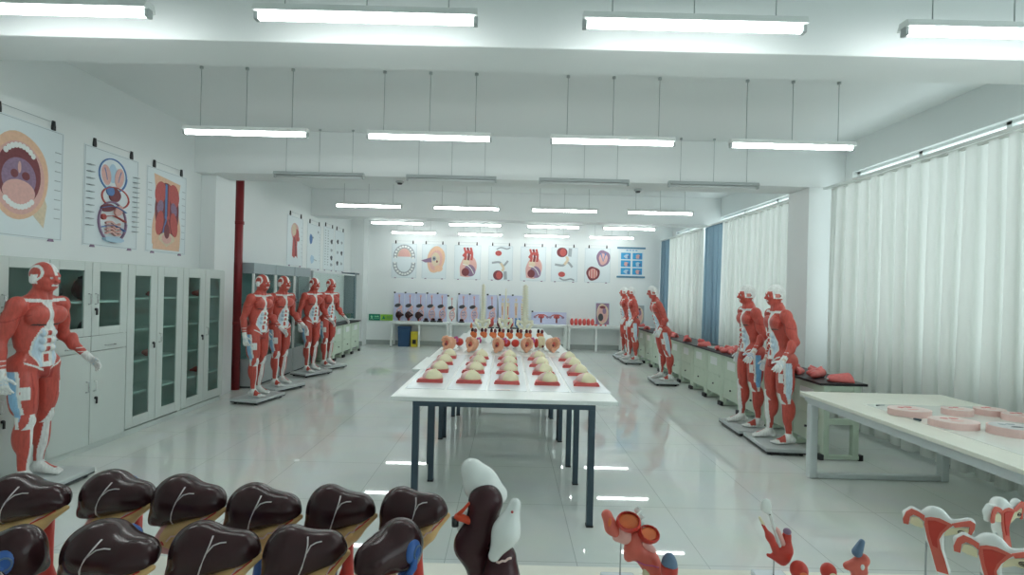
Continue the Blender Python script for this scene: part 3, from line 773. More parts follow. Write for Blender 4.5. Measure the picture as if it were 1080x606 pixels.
def art_two(w, h):
    A = Art(); A.p(oval(.68*w,.68*h,.22*w,.20*h, wob=.05), INKV).p(oval(.68*w,.66*h,.14*w,.14*h, wob=.06), INKP).st([(.6*w,.8*h), (.68*w,.6*h), (.76*w,.8*h)], .04*w, INKB)
    A.p(oval(.36*w,.30*h,.22*w,.17*h, wob=.05), INKD).p(oval(.36*w,.30*h,.15*w,.12*h), INKP)
    for s in (-.06, .02, .10): A.st([((.34+s)*w,.40*h), ((.34+s)*w,.18*h)], .03*w, INKR)
    return A
def art_panels(w, h):
    A = Art(); r = random.Random(2)
    for j in range(3):
        for i in range(2):
            x, y = (.10+.46*i)*w, (.08+.27*j)*h; A.p([(x, y), (x+.38*w, y), (x+.38*w, y+.23*h), (x, y+.23*h)], INKSB)
            A.p(oval(x+.22*w, y+.10*h, .10*w, .075*h, wob=.1, seed=i+3*j), INKP if (i+j) % 2 else INKLB).p(oval(x+.30*w, y+.08*h, .05*w, .06*h, seed=j), INKB)
    for k in range(4): A.p([((.3+.12*k)*w,.92*h), ((.38+.12*k)*w,.92*h), ((.38+.12*k)*w,.95*h), ((.3+.12*k)*w,.95*h)], INKSB)
    return A
def LEFT(y, z): return (Vector((XL, y, z)), Vector((0,1,0)), Vector((0,0,1)), Vector((1,0,0)))
def BACK(x, z): return (Vector((x, YB, z)), Vector((1,0,0)), Vector((0,0,1)), Vector((0,-1,0)))
chart('wall_chart', LEFT(4.07, 2.01), .74, 1.05, art_mouth(.74, 1.05), 'large wall chart of an open mouth with teeth at the far left', group='anatomy charts on the left wall')
chart('wall_chart', LEFT(5.04, 2.0), .74, 1.04, art_circulation(.74, 1.04), 'wall chart of the blood circulation with blue and red loops', group='anatomy charts on the left wall')
chart('wall_chart', LEFT(5.91, 2.0), .73, 1.04, art_abdomen(.73, 1.04), 'wall chart of an opened torso with dark red abdominal organs', group='anatomy charts on the left wall')
chart('wall_chart', LEFT(9.66, 2.02), .74, 1.0, art_head(.74, 1.0), 'wall chart of red head and neck muscles above the display cases', group='anatomy charts on the left wall')
chart('wall_chart', LEFT(10.62, 1.99), .76, 1.0, art_blue(.76, 1.0), 'pale wall chart with one small dark blue drop-shaped drawing', group='anatomy charts on the left wall')
chart('wall_chart', LEFT(11.55, 2.0), .66, 1.04, art_text(.66, 1.04, ([.2, .45], [.8])), 'wall chart with two text columns and a column of small figures', group='anatomy charts on the left wall')
chart('wall_chart', LEFT(12.3, 2.0), .70, 1.04, art_text(.70, 1.04, ([], [.3, .72])), 'wall chart with six small dark figures, nearest the back wall', group='anatomy charts on the left wall')
XB = [(-3.36, .72, art_dental, 'back wall chart of upper and lower dental arches'), (-2.50, .70, art_ear, 'back wall chart of an orange inner ear'),
      (-1.58, .76, art_heart, 'back wall chart of a heart, left of the two heart charts'), (-.61, .70, lambda a, b: art_joint(a, b, False), 'back wall chart with a large red disc drawn at its bottom'),
      (.30, .73, art_heart, 'back wall chart of a heart, right of the two heart charts'), (1.17, .76, lambda a, b: art_joint(a, b, True), 'back wall chart with a large red disc drawn at its top'),
      (2.12, .74, art_two, 'back wall chart with two round organ sections set diagonally')]
for x, wd, fn, lab in XB: chart('wall_chart', BACK(x, 1.90), wd, .98, fn(wd, .98).zoom(wd, .98, 1.18), lab, group='anatomy charts on the back wall')
chart('hanging_scroll', BACK(3.08, 2.09), .72, .80, art_panels(.72, .80), 'hanging scroll with six bright blue picture panels by the blue curtain', clips=False, border=False, bars=mat('scroll_bar_blue', (.10, .24, .36), .5))

# ---- boards leaning at the back, standing on the low tables
LAV = mat('board_lavender', (.55, .58, .76), .45)
def art_digest(w, h):
    A = Art(); cx = .5*w
    A.p(oval(cx, .90*h, .10*w, .05*h), INKP).st(curve([(cx, .88*h), (cx+.02*w, .7*h), (cx+.03*w, .57*h)]), .06*w, INKR)
    A.p(oval(cx-.12*w, .55*h, .30*w, .065*h, rot=14), INK).p(oval(cx+.18*w, .48*h, .14*w, .08*h, rot=-30), INKP)
    A.st(oval(cx+.06*w, .27*h, .27*w, .17*h, 30)+[(cx+.33*w, .27*h)], .10*w, INKP)
    for i in range(4): A.st(curve([(cx-.15*w, (.36-.05*i)*h), (cx, (.33-.05*i)*h), (cx+.12*w, (.37-.05*i)*h), (cx+.25*w, (.33-.05*i)*h)]), .05*w, INKP if i % 2 else INKV)
    A.st([(cx+.04*w, .10*h), (cx+.05*w, .03*h)], .08*w, INKR); return A
def art_bodies(w, h):
    A = Art()
    for x in (.3, .72): A.p(oval(x*w, .84*h, .07*w, .06*h), INKT).p([((x-.12)*w,.74*h), ((x+.12)*w,.74*h), ((x+.06)*w,.1*h), ((x-.06)*w,.1*h)], INKT).st([((x-.02)*w,.6*h), ((x)*w,.3*h)], .05*w, INKR)
    return A
def art_uterus(w, h):
    A = Art()
    for x in (.28, .72):
        A.p(oval(x*w, .62*h, .09*w, .16*h), INKR).st([(x*w,.6*h), (x*w,.12*h)], .05*w, INKD).st([((x-.18)*w,.62*h), ((x-.08)*w,.78*h), ((x+.08)*w,.78*h), ((x+.18)*w,.62*h)], .03*w, INKR)
        for s in (-.18, .18): A.p(oval((x+s)*w, .58*h, .04*w, .1*h), INKV)
    return A
def board(x, y, wd, ht, art, lab, base=LAV, cat='display board', name='organ_board', group='digestive system boards on the back tables', clips=True):
    t = chart(name, (Vector((x, y, .70)), Vector((1,0,0)), Vector((0, .06, .998)).normalized(), Vector((0, -.998, .06))), wd, ht, art, lab, cat, base, False, group, thick=.012, border=False)
    if clips:
        MB().box(.0, .05, -.018, .004, ht-.012, ht+.03).build('clip', BLACK, t)
    return t
xs = [-3.22, -2.92, -2.62, -2.31, -2.02, -1.725, -1.42, -1.12, -.62]
for i, x in enumerate(xs):
    wd = .29 if i != 5 else .26; base = LAV if i != 5 else PAPER
    lab = ('white digestive system board among the lavender ones on the back table' if i == 5 else 'lavender digestive system board on the back table, behind the pelvis models' if i == 8 else
           'lavender digestive system board, %s on the back table' % (['leftmost', 'second from the left', 'third from the left', 'fourth from the left', 'fifth from the left', '', 'just right of the white one', 'second to the right of the white one'][i]))
    board(x, 13.80, wd, .78 if i != 5 else .72, art_digest(wd, .78 if i != 5 else .72), lab, base)
board(-.28, 13.80, .36, .78, art_bodies(.36, .78), 'lavender board with tan body figures, left of the right-hand spine', LAV)
board(.08, 13.80, .42, .78, art_bodies(.42, .78), 'lavender board with tan body figures, behind the right-hand spine', LAV)
board(.64, 13.80, .98, .34, art_uterus(.98, .34), 'low wide lavender board with two red uterus figures', LAV)
def art_section(w, h, m):
    A = Art(); A.p([(.06*w,.05*h), (.94*w,.05*h), (.94*w,.95*h), (.06*w,.95*h)], m).p(oval(.5*w, .5*h, .38*w, .43*h, 28, wob=.03), INKT).p(oval(.5*w, .5*h, .30*w, .36*h, 28), INKP)
    return A.p(oval(.38*w, .35*h, .17*w, .16*h), INK).p(oval(.62*w, .62*h, .12*w, .13*h), INKV).p(oval(.5*w, .78*h, .2*w, .06*h), INKD)
board(2.42, 13.80, .42, .66, art_section(.42, .66, INKV), 'framed dark section picture, left of the two far mannequins', PAPER, clips=False, name='framed_board', group=None)
board(3.42, 13.80, .40, .62, art_section(.40, .62, INKG), 'framed grey section picture in the right corner behind the mannequins', PAPER, clips=False, name='framed_board', group=None)

# ================================================================== MUSCLE MANNEQUINS
cR = (.56, .085, .062); cR2 = (.42, .05, .04); cW = (.80, .82, .80); cB = (.30, .56, .80); cLB = (.60, .74, .84); cT = (.70, .60, .50); cP = (.60, .20, .16); cK = (.05, .02, .02)
def body_prims():
    P = []
    # head and neck
    P += [E((0,.012,1.632), (.074,.094,.096), .02), E((0,-.022,1.585), (.062,.072,.075), .03), C((-.03,-.045,1.535), (.03,-.045,1.535), .030, k=.03), C((0,-.055,1.522), (0,-.062,1.520), .026, .024, .02),
          C((0,-.088,1.600), (0,-.108,1.573), .009, .013, .012), C((-.035,-.075,1.618), (.035,-.075,1.618), .014, k=.02),
          E((-.031,-.093,1.600), (.017,.012,.012), .008, op=-1), E((.031,-.093,1.600), (.017,.012,.012), .008, op=-1),
          E((-.031,-.080,1.600), (.012,.012,.010), .003), E((.031,-.080,1.600), (.012,.012,.010), .003),
          C((-.022,-.088,1.548), (.022,-.088,1.548), .007, k=.008), C((-.018,-.086,1.537), (.018,-.086,1.537), .008, k=.006), E((0,-.098,1.5425), (.03,.012,.003), .003, op=-1),
          E((-.079,.018,1.588), (.012,.026,.036), .010), E((.079,.018,1.588), (.012,.026,.036), .010),
          C((-.05,-.06,1.575), (-.055,-.01,1.585), .018, k=.02), C((.05,-.06,1.575), (.055,-.01,1.585), .018, k=.02)]
    P += [C((0,.022,1.42), (0,.005,1.56), .060, .054, .03), C((-.045,.0,1.56), (-.02,-.045,1.43), .018, .014, .02), C((.045,.0,1.56), (.02,-.045,1.43), .018, .014, .02)]
    # torso
    P += [E((0,.02,1.24), (.140,.104,.215), .03), E((-.078,-.055,1.305), (.088,.046,.075), .025), E((.078,-.055,1.305), (.088,.046,.075), .025),
          C((0,.03,1.455), (-.150,.02,1.405), .046, .040, .04), C((0,.03,1.455), (.150,.02,1.405), .046, .040, .04),
          C((-.112,.045,1.30), (-.100,.03,1.08), .060, .042, .05), C((.112,.045,1.30), (.100,.03,1.08), .060, .042, .05),
          E((0,0,1.06), (.118,.088,.18), .04), E((0,.015,.93), (.148,.104,.115), .04),
          E((-.08,.07,.895), (.088,.078,.098), .03), E((.08,.07,.895), (.088,.078,.098), .03),
          C((0,-.078,.90), (0,-.085,.84), .036, .028, .03)]
    for z in (1.165, 1.105, 1.045):
        for s in (-1, 1): P.append(E((s*.034,-.082,z), (.032,.022,.027), .012))
    # legs: right leg (x<0) a little forward, left leg a little back
    for s, dy in ((-1, -.055), (1, .045)):
        x = s*.095; K = (s*.108, dy*.6-.01, .49); A = (s*.112, dy+.018, .09)
        P += [C((x,.0,.90), K, .088, .052, .05), E((s*.105, dy*.3-.045,.70), (.062,.046,.17), .03), E((s*.075, dy*.3-.03,.60), (.04,.04,.09), .03), E((s*.105, dy*.3+.05,.68), (.055,.045,.15), .03), E((s*.145,dy*.2+.0,.74), (.036,.055,.16), .03),
              E((K[0], K[1]-.035, .495), (.034,.026,.04), .02), C(K, A, .050, .032, .03), E((s*.098, dy*.8+.04,.37), (.047,.046,.115), .03), E((s*.125, dy*.8+.03,.36), (.035,.040,.10), .03), E((s*.12, dy*.8-.02,.34), (.03,.03,.13), .025),
              C((A[0], A[1]+.035, .045), (A[0]+s*.004, A[1]-.03, .055), .036, .036, .03), C((A[0], A[1]-.02, .065), (A[0]+s*.02, A[1]-.13, .028), .036, .022, .03), E((A[0]+s*.018, A[1]-.10,.022), (.042,.085,.022), .02)]
        for q in range(5):
            tx = A[0]+s*(.018+(q-2)*.017*1.0); ty = A[1]-.165-(.012 if (q-2)*-1 > 0 else -.006*(q-1)); P.append(C((tx, ty+.05, .02), (tx, ty, .015), .012, .010 if q else .013, .006))
    # arms
    arms = []
    for s, S, El, W in ((-1, (-.178,.015,1.385), (-.240,.055,1.105), (-.272,-.02,.865)), (1, (.178,.015,1.385), (.272,.045,1.120), (.345,-.125,.925))):
        S, El, W = map(np.array, (S, El, W)); arms.append((s, S, El, W)); d = (W-El)/np.linalg.norm(W-El); u = (El-S)/np.linalg.norm(El-S)
        P += [C(tuple(S), tuple(El), .052, .040, .03), E(tuple(S+np.array((s*.010,0,-.005))), (.050,.056,.072), .03), E(tuple(S+(El-S)*.55+np.array((0,-.02,0))), (.032,.034,.085), .025), E(tuple(S+(El-S)*.5+np.array((0,.026,0))), (.036,.034,.10), .025),
              C(tuple(El), tuple(W), .040, .025, .02), E(tuple(El+(W-El)*.28+np.array((s*.008,-.01,0))), (.040,.036,.075), .02), C(tuple(W-d*.02), tuple(W+d*.02), .025, .026, .015)]
        # hand: palm, four fingers of unequal length, thumb leaving the side of the palm
        n = np.array((s*1.0, -.1, .15)) if s < 0 else np.array((.55, .25, .8)); n = n-d*(n @ d); n /= np.linalg.norm(n); a = np.cross(d, n)*(1 if s > 0 else -1)   # a: towards the thumb side
        if a[1] > 0: a = -a
        pc = W+d*.055
        for q in (-.024, -.008, .008, .024): P.append(C(tuple(W+d*.02+a*q*.7), tuple(W+d*.088+a*q*1.15), .0135, .0115, .010))
        for q, L in ((.026, .060), (.009, .066), (-.009, .062), (-.026, .048)):
            b0 = W+d*.088+a*q*1.1; k1 = b0+(d*.92+a*q*5-n*.32)*L*.45; k2 = k1+(d*.75+a*q*4-n*.65)*L*.30; k3 = k2+(d*.5+a*q*3-n*.85)*L*.25
            P += [C(tuple(b0), tuple(k1), .0105, .0095, .004), C(tuple(k1), tuple(k2), .0095, .009, .003), C(tuple(k2), tuple(k3), .009, .0075, .003)]
        t0 = W+d*.028+a*.022; t1 = t0+(d*.6+a*.8-n*.15)*.042; t2 = t1+(d*.85+a*.5-n*.2)*.030
        P += [C(tuple(t0), tuple(t1), .015, .011, .008), C(tuple(t1), tuple(t2), .011, .009, .003)]
    return P, arms
BP, ARMS = body_prims()
def body_color(V, N):
    x, y, z = V[:, 0], V[:, 1], V[:, 2]; n = len(V); c = np.tile(np.array(cR), (n, 1))
    def put(mask, col): c[mask] = col
    front = N[:, 1] < -.15
    # muscle bellies: darker grooves running with the fibres
    g = np.sin(z*38+np.abs(x)*30+y*22)+np.sin(np.abs(x)*70-z*26); put((np.abs(x) > .05) & (z < .86) & (z > .52) & (np.abs(np.abs(x)-.112-.05*(z-.7)) < .004) & (N[:, 1] < 0), cR2); put((np.abs(x) > .15) & (z < 1.36) & (z > 1.24) & (np.abs(z-1.29+.5*(np.abs(x)-.2)) < .005) & (z > 1.2), cR2)
    armd = {}
    isarm = np.zeros(n, bool); isel = np.zeros(n, bool)
    for s, S, El, W in ARMS:
        d = (W-El)/np.linalg.norm(W-El); t = (V-El) @ d/np.linalg.norm(W-El); rr = np.linalg.norm(V-El-np.outer((V-El) @ d, d), axis=1)
        m = (s*x > .19) & (t > -.1) & (rr < .12) & (z > .6) & (rr < .12); isarm |= m
        put(m & (t > .80), cW); put(m & (t > .93) & (t < 1.02) & (g > .6), cT); put(m & (t > 1.1) & (t < 1.3) & (np.sin(rr*300+z*200) > .6), cLB)
        put(m & (t > .55) & (t < .8) & (np.abs(np.sin(z*90)) < .25) & (N[:, 1] < 0), cW)
    tor = ~isarm & (np.abs(x) < .22)
    # clavicles, breastbone
    put(tor & (z > 1.405) & (z < 1.445) & (y < .0) & (np.abs(x) < .17) & (np.abs(z-(1.415+.08*np.abs(x))) < .013), cW)
    put(tor & front & (z > 1.20) & (z < 1.42) & (np.abs(x) < .018+.030*np.clip((1.27-z)/.07, 0, 1)+.028*np.clip((z-1.36)/.05, 0, 1)), cW)
    put(tor & front & (np.abs(z-(1.225+.10*np.abs(x))) < .006) & (np.abs(x) > .03) & (np.abs(x) < .12), cK)
    # rectus sheath: pale panel with red windows, pointed bottom
    wz = np.interp(z, [.845, .90, 1.00, 1.10, 1.20, 1.225], [.015, .06, .105, .10, .062, .03])
    pan = tor & front & (z > .86) & (z < 1.225) & (np.abs(x) < wz); put(pan, cLB); put(pan & (np.abs(x) > wz-.010), cW); put(pan & (np.abs(x) < .043), cW)
    for zc in (1.165, 1.105, 1.04, .97): put(pan & (np.abs(z-zc) < (.019 if zc > 1 else .03)) & (x > -.030) & (x < .012), cR)
    put(tor & (z < .90) & (z > .80) & front & (np.abs(x) < .07), cR2)
    put(tor & (y < 0) & (np.abs(z-(.86+.55*np.abs(x))) < .008) & (np.abs(x) > .03) & (np.abs(x) < .15), cW)
    # shoulder blade and spine
    put(tor & (y > .03) & (np.abs(x) < .012) & (z > .95) & (z < 1.45), cW); put((x < -.05) & (x > -.18) & (y > .05) & (z > 1.30) & (z < 1.42), cT)
    put((y > .05) & (z > .88) & (z < 1.06) & (np.abs(x) < .09) & (np.abs(x) < (z-.86)*.6), cLB)
    # head: right half shows muscle with ringed temple, left half bare skull
    hd = z > 1.50; rt = np.sqrt((y-.02)**2+((z-1.632)*1.0)**2)
    put(hd & (x < -.02) & (rt > .050) & (rt < .068) & (y > -.055), cW); put(hd & (x < -.06) & (np.abs(y-.018) < .03) & (np.abs(z-1.588) < .036), cW)
    put(hd & (np.abs(x) < .013) & (z > 1.62), cW); put(hd & (x < -.02) & (y > .075) & (z > 1.56), cW)
    L = hd & (x > .008); put(L & (z > 1.565) & (y > -.055+.0*z), cW); put(L & (z > 1.645) & (y > -.085), cW); put(L & (np.abs(y+.01) < .022) & (np.abs(z-1.60) < .022), cP); put(L & (y > .03) & (z > 1.53), cW)
    put(L & (np.sqrt((y-.012)**2+(z-1.600)**2) < .010), cK)
    put(hd & (np.abs(z-1.5425) < .007) & (np.abs(x) < .026) & (y < -.075), cW)
    for s in (-1, 1): put(hd & (np.sqrt((x-s*.031)**2+(z-1.600)**2) < .0105) & (y < -.07), cW); put(hd & (np.sqrt((x-s*.031)**2+(z-1.600)**2) < .0045) & (y < -.07), cK)
    # legs
    lg = ~isarm & (z < .88)
    for s, lat in ((-1, cB), (1, cLB)):
        m = lg & (s*x > 0); lo = .50 if s < 0 else .46
        cw = np.interp(z, [.46, .55, .80, .90], [.018, .036, .040, .03]); yc = np.interp(z, [.45, .9], [-.01, .0])
        dy = -.055 if s < 0 else .045; yy = y-dy*np.interp(z, [.1, .49, .9], [1, .6, 0])
        put(m & (s*x > .125) & (np.abs(yy-.005) < cw) & (z > lo) & (z < .90), lat); put(m & (s*x > .11) & (np.abs(yy-.005) < cw*.8) & (z > .44) & (z < lo+.03), cW)
        put(m & (np.abs(yy+cw+.0) < .010) & (s*x > .11) & (z > .55) & (z < .9), cW)
        put(m & (yy < -.02) & (z > .43) & (z < .545) & (np.abs(np.abs(x)-.108) < .016+(.545-z)*.28), cW)
        put(m & (yy < .0) & (z < .45) & (z > .08) & (np.abs(x) < .118-.0*z) & (np.abs(x) > .075) & (N[:, 1] < .1), cW)
        put(m & (np.abs(np.abs(x)-.155) < .02) & (yy < -.02) & (z > .66) & (z < .76), cW)
        put(m & (z < .115) & ~((z > .03) & (np.abs(x) > .12) & (yy < -.03)), cW); put(m & (z < .15) & (yy > .03), cW); put(m & (z < .05) & (yy < -.10), cW)
    return c
bodym = attr_mat('muscle_paint', .38, .3, 70, .15)
BODY = blob_mesh('muscle_body', BP, .0066, bodym, body_color)
q = np.zeros(len(BODY.vertices)*3); BODY.vertices.foreach_get('co', q); q = q.reshape(-1, 3); q[:, 1] -= .085*np.maximum(q[:, 2]-.88, 0); BODY.vertices.foreach_set('co', q.ravel()); BODY.update()   # the trunk leans a little forward
FIG_BASE_M = mat('stand_grey', (.52, .56, .56), .4)
BODY2 = BODY.copy(); q[:, 1] -= .17*np.maximum(q[:, 2]-.45, 0); BODY2.vertices.foreach_set('co', q.ravel()); BODY2.update()              # one of them stoops further
BODY3 = BODY.copy(); ca = BODY3.color_attributes['Col']; cc = np.zeros(len(BODY3.vertices)*4); ca.data.foreach_get('color', cc); cc = cc.reshape(-1, 4); vv = q
cc[(np.abs(cc[:, 0]-cLB[0]) < .01) & (vv[:, 2] < .92) & (vv[:, 0] > .1), :3] = (.22, .50, .80); ca.data.foreach_set('color', cc.ravel())        # one wears a blue thigh band
def mannequin(x, y, face_deg, lab, body=None):
    t = empty('muscle_mannequin', (x, y, 0), R(face_deg+90), lab, 'anatomy mannequin', 'life-size muscle mannequins')
    b = link('body', body or BODY, t, loc=(0, 0, .075)); b.scale = (1.0, 1.0, .985)
    s = MB().box(-.30, .30, -.25, .17, .035, .073).build('stand', FIG_BASE_M, t, bevel=.008)
    MB().box(-.295, .295, -.245, .165, .022, .035).build('stand_edge', DARK, s)
    for a in (-.25, .25):
        for c in (-.20, .12): MB().lathe([(.0, 0), (.02, 0), (.02, .022), (.0, .022)], (a, c, 0), 12).build('stand_foot', BLACK, s)
    return t
mannequin(-3.70, 3.86, 0, 'red muscle mannequin standing at the far left before the grey cabinets, nearest the camera')
mannequin(-3.54, 6.97, -12, 'red muscle mannequin in front of the red pipe')
mannequin(-3.58, 7.74, -22, 'red muscle mannequin in front of the first display case, second of the left pair')
mannequin(-3.62, 9.06, -28, 'red muscle mannequin at the last display case, nearer one of the far left pair')
mannequin(-3.58, 9.78, -26, 'red muscle mannequin by the left green desks, farthest on the left')
mannequin(2.97, 5.38, 176, 'red muscle mannequin by the window desks, nearest on the right side')
mannequin(2.97, 6.03, 178, 'red muscle mannequin with a blue thigh, close behind the nearest one on the right side', BODY3)
mannequin(2.90, 9.05, 178, 'lone red muscle mannequin stooping forward halfway along the window desks', BODY2)
mannequin(2.92, 11.55, 180, 'red muscle mannequin at the far end of the window desks, in front of its twin')
mannequin(2.92, 12.28, 180, 'red muscle mannequin farthest away by the right back corner')

# ================================================================== MODELS ON THE FRONT TABLE
def at(px, py, Y):
    """a point of the photograph at depth Y"""
    dx, dy = px-537, py-305; c, s = math.cos(R(1.4)), math.sin(R(1.4))
    return Vector(((dx*c+dy*s)*Y/520, Y, 1.65-(-dx*s+dy*c)*Y/520))
def on(px, py, Z):
    """a point of the photograph on the plane of height Z"""
    dx, dy = px-537, py-305; c, s = math.cos(R(1.4)), math.sin(R(1.4)); Y = (1.65-Z)*520/(-dx*s+dy*c)
    return Vector(((dx*c+dy*s)*Y/520, Y, Z))
def ordn(i): return (ORD+['fourteenth', 'fifteenth', 'sixteenth', 'seventeenth', 'eighteenth', 'nineteenth', 'twentieth'])[i]
FT = .765
def surf(prims, pts, lift=.0005, d=(0, 1, 0)):
    """drop points onto a blob along d (to the nearest surface where that misses)"""
    out = []; d = np.array(d, float)
    for p0 in pts:
        p0 = np.array(p0, float); p = p0.copy(); ok = False
        for _ in range(80):
            f = field(p[None, :], prims)[0]
            if f < lift: ok = True; break
            p = p+d*max(f*.7, .0004)
            if (p-p0) @ d > .3: break
        if not ok:
            p = p0.copy(); p[1] = -.02
            for _ in range(30):
                f = field(p[None, :], prims)[0]; h = .001
                g = np.array([(field((p+np.eye(3)[k]*h)[None, :], prims)[0]-field((p-np.eye(3)[k]*h)[None, :], prims)[0])/(2*h) for k in range(3)])
                p = p-g*(f-lift)/max(g @ g, .3)
        out.append(tuple(p))
    return out
LZ = .265
LV = [E((-.032,.004,LZ+.004), (.056,.058,.062), .02), E((.040,-.010,LZ+.006), (.052,.044,.038), .036), C((.0,-.006,LZ-.004), (.05,-.012,LZ+.0), .038, .030, .03), C((.06,-.012,LZ+.0), (.084,-.016,LZ-.006), .024, .010, .02), C((-.048,.0,LZ-.03), (-.062,-.01,LZ-.045), .035, .028, .03),
      H((.30,0,-.954), .040-.954*LZ, .008), H((0,0,-1), .052-LZ, .006)]
LV_ME = blob_mesh('liver', LV, .0045, LIVER)
def make_liver():
    t = empty('liver_model')
    b = MB(); b.lathe([(.0, 0), (.062, 0), (.066, .004), (.066, .014), (.062, .018), (.0, .018)], (0,0,0), 28); b.build('base', PORCE, t)
    l = link('liver', LV_ME, t)
    m = MB()
    m.tube(surf(LV, [(.006,-.2,LZ+.048), (.005,-.2,LZ+.036), (.000,-.2,LZ+.018), (-.008,-.2,LZ-.008), (-.015,-.2,LZ-.030), (-.018,-.2,LZ-.046)]), [.0018,.0017,.0016,.0016,.0018,.0024], 6)
    m.tube(surf(LV, [(.002,-.2,LZ+.022), (.012,-.2,LZ+.034), (.024,-.2,LZ+.037), (.036,-.2,LZ+.037)]), .0015, 6)
    m.build('ligament', LINEW, l)
    MB().ell((-.05,-.012,LZ-.053), (.020,.020,.008)).build('gallbladder', DGREEN, l)
    v = MB(); v.ell((-.018,.050,LZ+.006), (.026,.016,.028)); v.tube([(-.014,.060,LZ+.0), (-.008,.060,LZ-.025), (.004,.05,LZ-.045)], [.007,.009,.008], 12); v.build('vena_cava', BLUE, l)
    MB().tube([(-.018+.014*math.cos(a), .0645, LZ+.006+.014*math.sin(a)) for a in [k*PI/6 for k in range(13)]], .0022, 6).build('vein_rim', SLATE, l)
    # pancreas with duodenum and vessels below the liver
    Q = [C((-.022,-.026,LZ-.082), (.040,-.030,LZ-.050), .026, .020, .02), C((.040,-.030,LZ-.050), (.098,-.020,LZ-.012), .020, .007, .02), E((-.005,-.03,LZ-.075), (.04,.016,.03), .02)]
    p = link('pancreas', blob_mesh('pancreas', Q, .005, YELLOW), t)
    w = surf(Q, [(-.02+.011*i, -.2, LZ-.078+.0068*i+(.004 if i % 2 else -.002)) for i in range(9)])
    MB().tube(w, .0022, 6).build('splenic_duct', PALEPINK, p)
    MB().tube(surf(Q, [(.03,-.2,LZ-.045), (.05,-.2,LZ-.036), (.07,-.2,LZ-.025), (.085,-.2,LZ-.014)]), .0018, 6).build('splenic_artery', RED, p)
    dd = MB().tube([(-.018,-.022,LZ-.058), (-.040,-.030,LZ-.064), (-.050,-.032,LZ-.085), (-.040,-.032,LZ-.108), (-.012,-.030,LZ-.114), (.018,-.026,LZ-.106)], [.012,.014,.015,.015,.014,.011], 14).build('duodenum', PINK, t)
    MB().ell((-.030,-.047,LZ-.086), (.009,.006,.009)).build('cut_face', RED, dd)
    a = MB(); a.tube([(.020,.030,LZ-.045), (.020,.026,.12), (.022,.020,.07), (.034,.012,.016)], [.014,.015,.017,.026], 16); a.tube([(.020,.024,.10), (.004,.016,.055), (-.006,.008,.016)], [.012,.013,.017], 12)
    a.build('aorta', RED, t)
    MB().tube([(-.016,.034,LZ-.04), (-.018,.030,.12), (-.026,.024,.016)], [.011,.012,.015], 14).build('portal_vein', BLUE, t)
    return t
lv = make_liver()
LROW = [  # x, y, yaw, scale, height shift, label
 (-1.315, 1.36, 4, 1.22, 1.03, 'dark brown liver model, leftmost of the back row, cut off by the frame'),
 (-1.10, 1.41, -4, 1.16, 1.02, 'dark brown liver model, second from the left in the back row'),
 (-.873, 1.37, 0, 1.10, 1.045, 'dark brown liver model, third from the left in the back row'),
 (-.662, 1.36, 2, 1.10, 1.0, 'dark brown liver model in the back row, third from its right end'),
 (-.452, 1.36, 8, 1.0, 1.01, 'dark brown liver model, second from the right in the back row'),
 (-.252, 1.36, 16, .98, 1.01, 'dark brown liver model, right end of the back row'),
 (-1.120, 1.10, 215, .90, .98, 'turned liver model with blue vein and red vessels, at the left edge'),
 (-1.01, .95, 140, .82, .96, 'dark liver model in the bottom left corner, mostly cut off'),
 (-.900, 1.14, -8, 1.25, .97, 'large glossy liver model in the front row, leftmost facing the camera'),
 (-.672, 1.15, 12, 1.06, .985, 'dark brown liver model in the middle of the front row'),
 (-.464, 1.15, 26, .98, .985, 'dark brown front-row liver model, left of the turned blue-backed one'),
 (-.262, 1.15, -112, .98, 1.0, 'turned liver model with blue back and red vessels, right end of the front row')]
for i, (x, y, a, s, hz, lab) in enumerate(LROW):
    o = lv if i == 0 else dup(lv, (0,0,0))
    o.location = (x, y, FT); o.rotation_euler = (0, 0, R(a)); o.scale = (s, s, hz); tag(o, lab, 'anatomical model', 'liver models on the front table')

# ---- tall dark and white brain-stem-like model in the middle
YM = 1.22
def L_(px, py, dy=0.0): p = at(px, py, YM); return (p.x-.0, dy, p.z-FT)
o0 = at(514, 560, YM).x
def lp(px, py, dy=0.0): a = L_(px, py, dy); return (a[0]-o0, a[1], a[2])
t = empty('organ_model', (o0, YM, FT), 0, 'tall dark plum and white organ model standing alone at the centre front', 'anatomical model')
MB().box(-.075, .075, -.06, .07, 0, .02).build('base', PORCE, t, bevel=.006)
A = [C(lp(512,529), lp(507,556), .043, .033, .02), C(lp(507,556), lp(497,574), .033, .036, .03), C(lp(497,574), lp(506,592), .036, .030, .03), C(lp(506,592), (-.01,0,.045), .026, .03, .03)]
link('dark_lobe', blob_mesh('dark_lobe', A, .005, PLUM), t)
B = [C(lp(529,582,-.03), lp(528,603,-.035), .037, .044, .03), C(lp(528,603,-.04), (.035,-.02,.055), .038, .042, .03)]
fl2 = link('front_lobe', blob_mesh('front_lobe', B, .005, PLUM), t)
MB().tube(surf(B, [lp(524+3*i, 577+(1 if i % 2 else 0)-.5*i, -.2) for i in range(6)]), .0028, 8).build('pale_rim', PALEPINK, fl2)
W1 = [C(lp(498,500,.03), lp(507,513,.035), .020, .032, .03), C(lp(507,513,.035), lp(524,527,.035), .034, .026, .03), C(lp(495,498,.03), lp(497,522,.035), .018, .016, .03)]
link('back_petal', blob_mesh('back_petal', W1, .005, PORCE), t)
W2 = [C(lp(543,523,-.045), lp(534,548,-.06), .014, .027, .03), C(lp(534,548,-.06), lp(522,571,-.062), .027, .014, .03)]
fp = link('front_petal', blob_mesh('front_petal', W2, .0045, PORCE), t)
MB().ell(surf(W2, [lp(540,527,-.2)])[0], (.0032,.002,.0032)).build('red_dot', RED, fp)
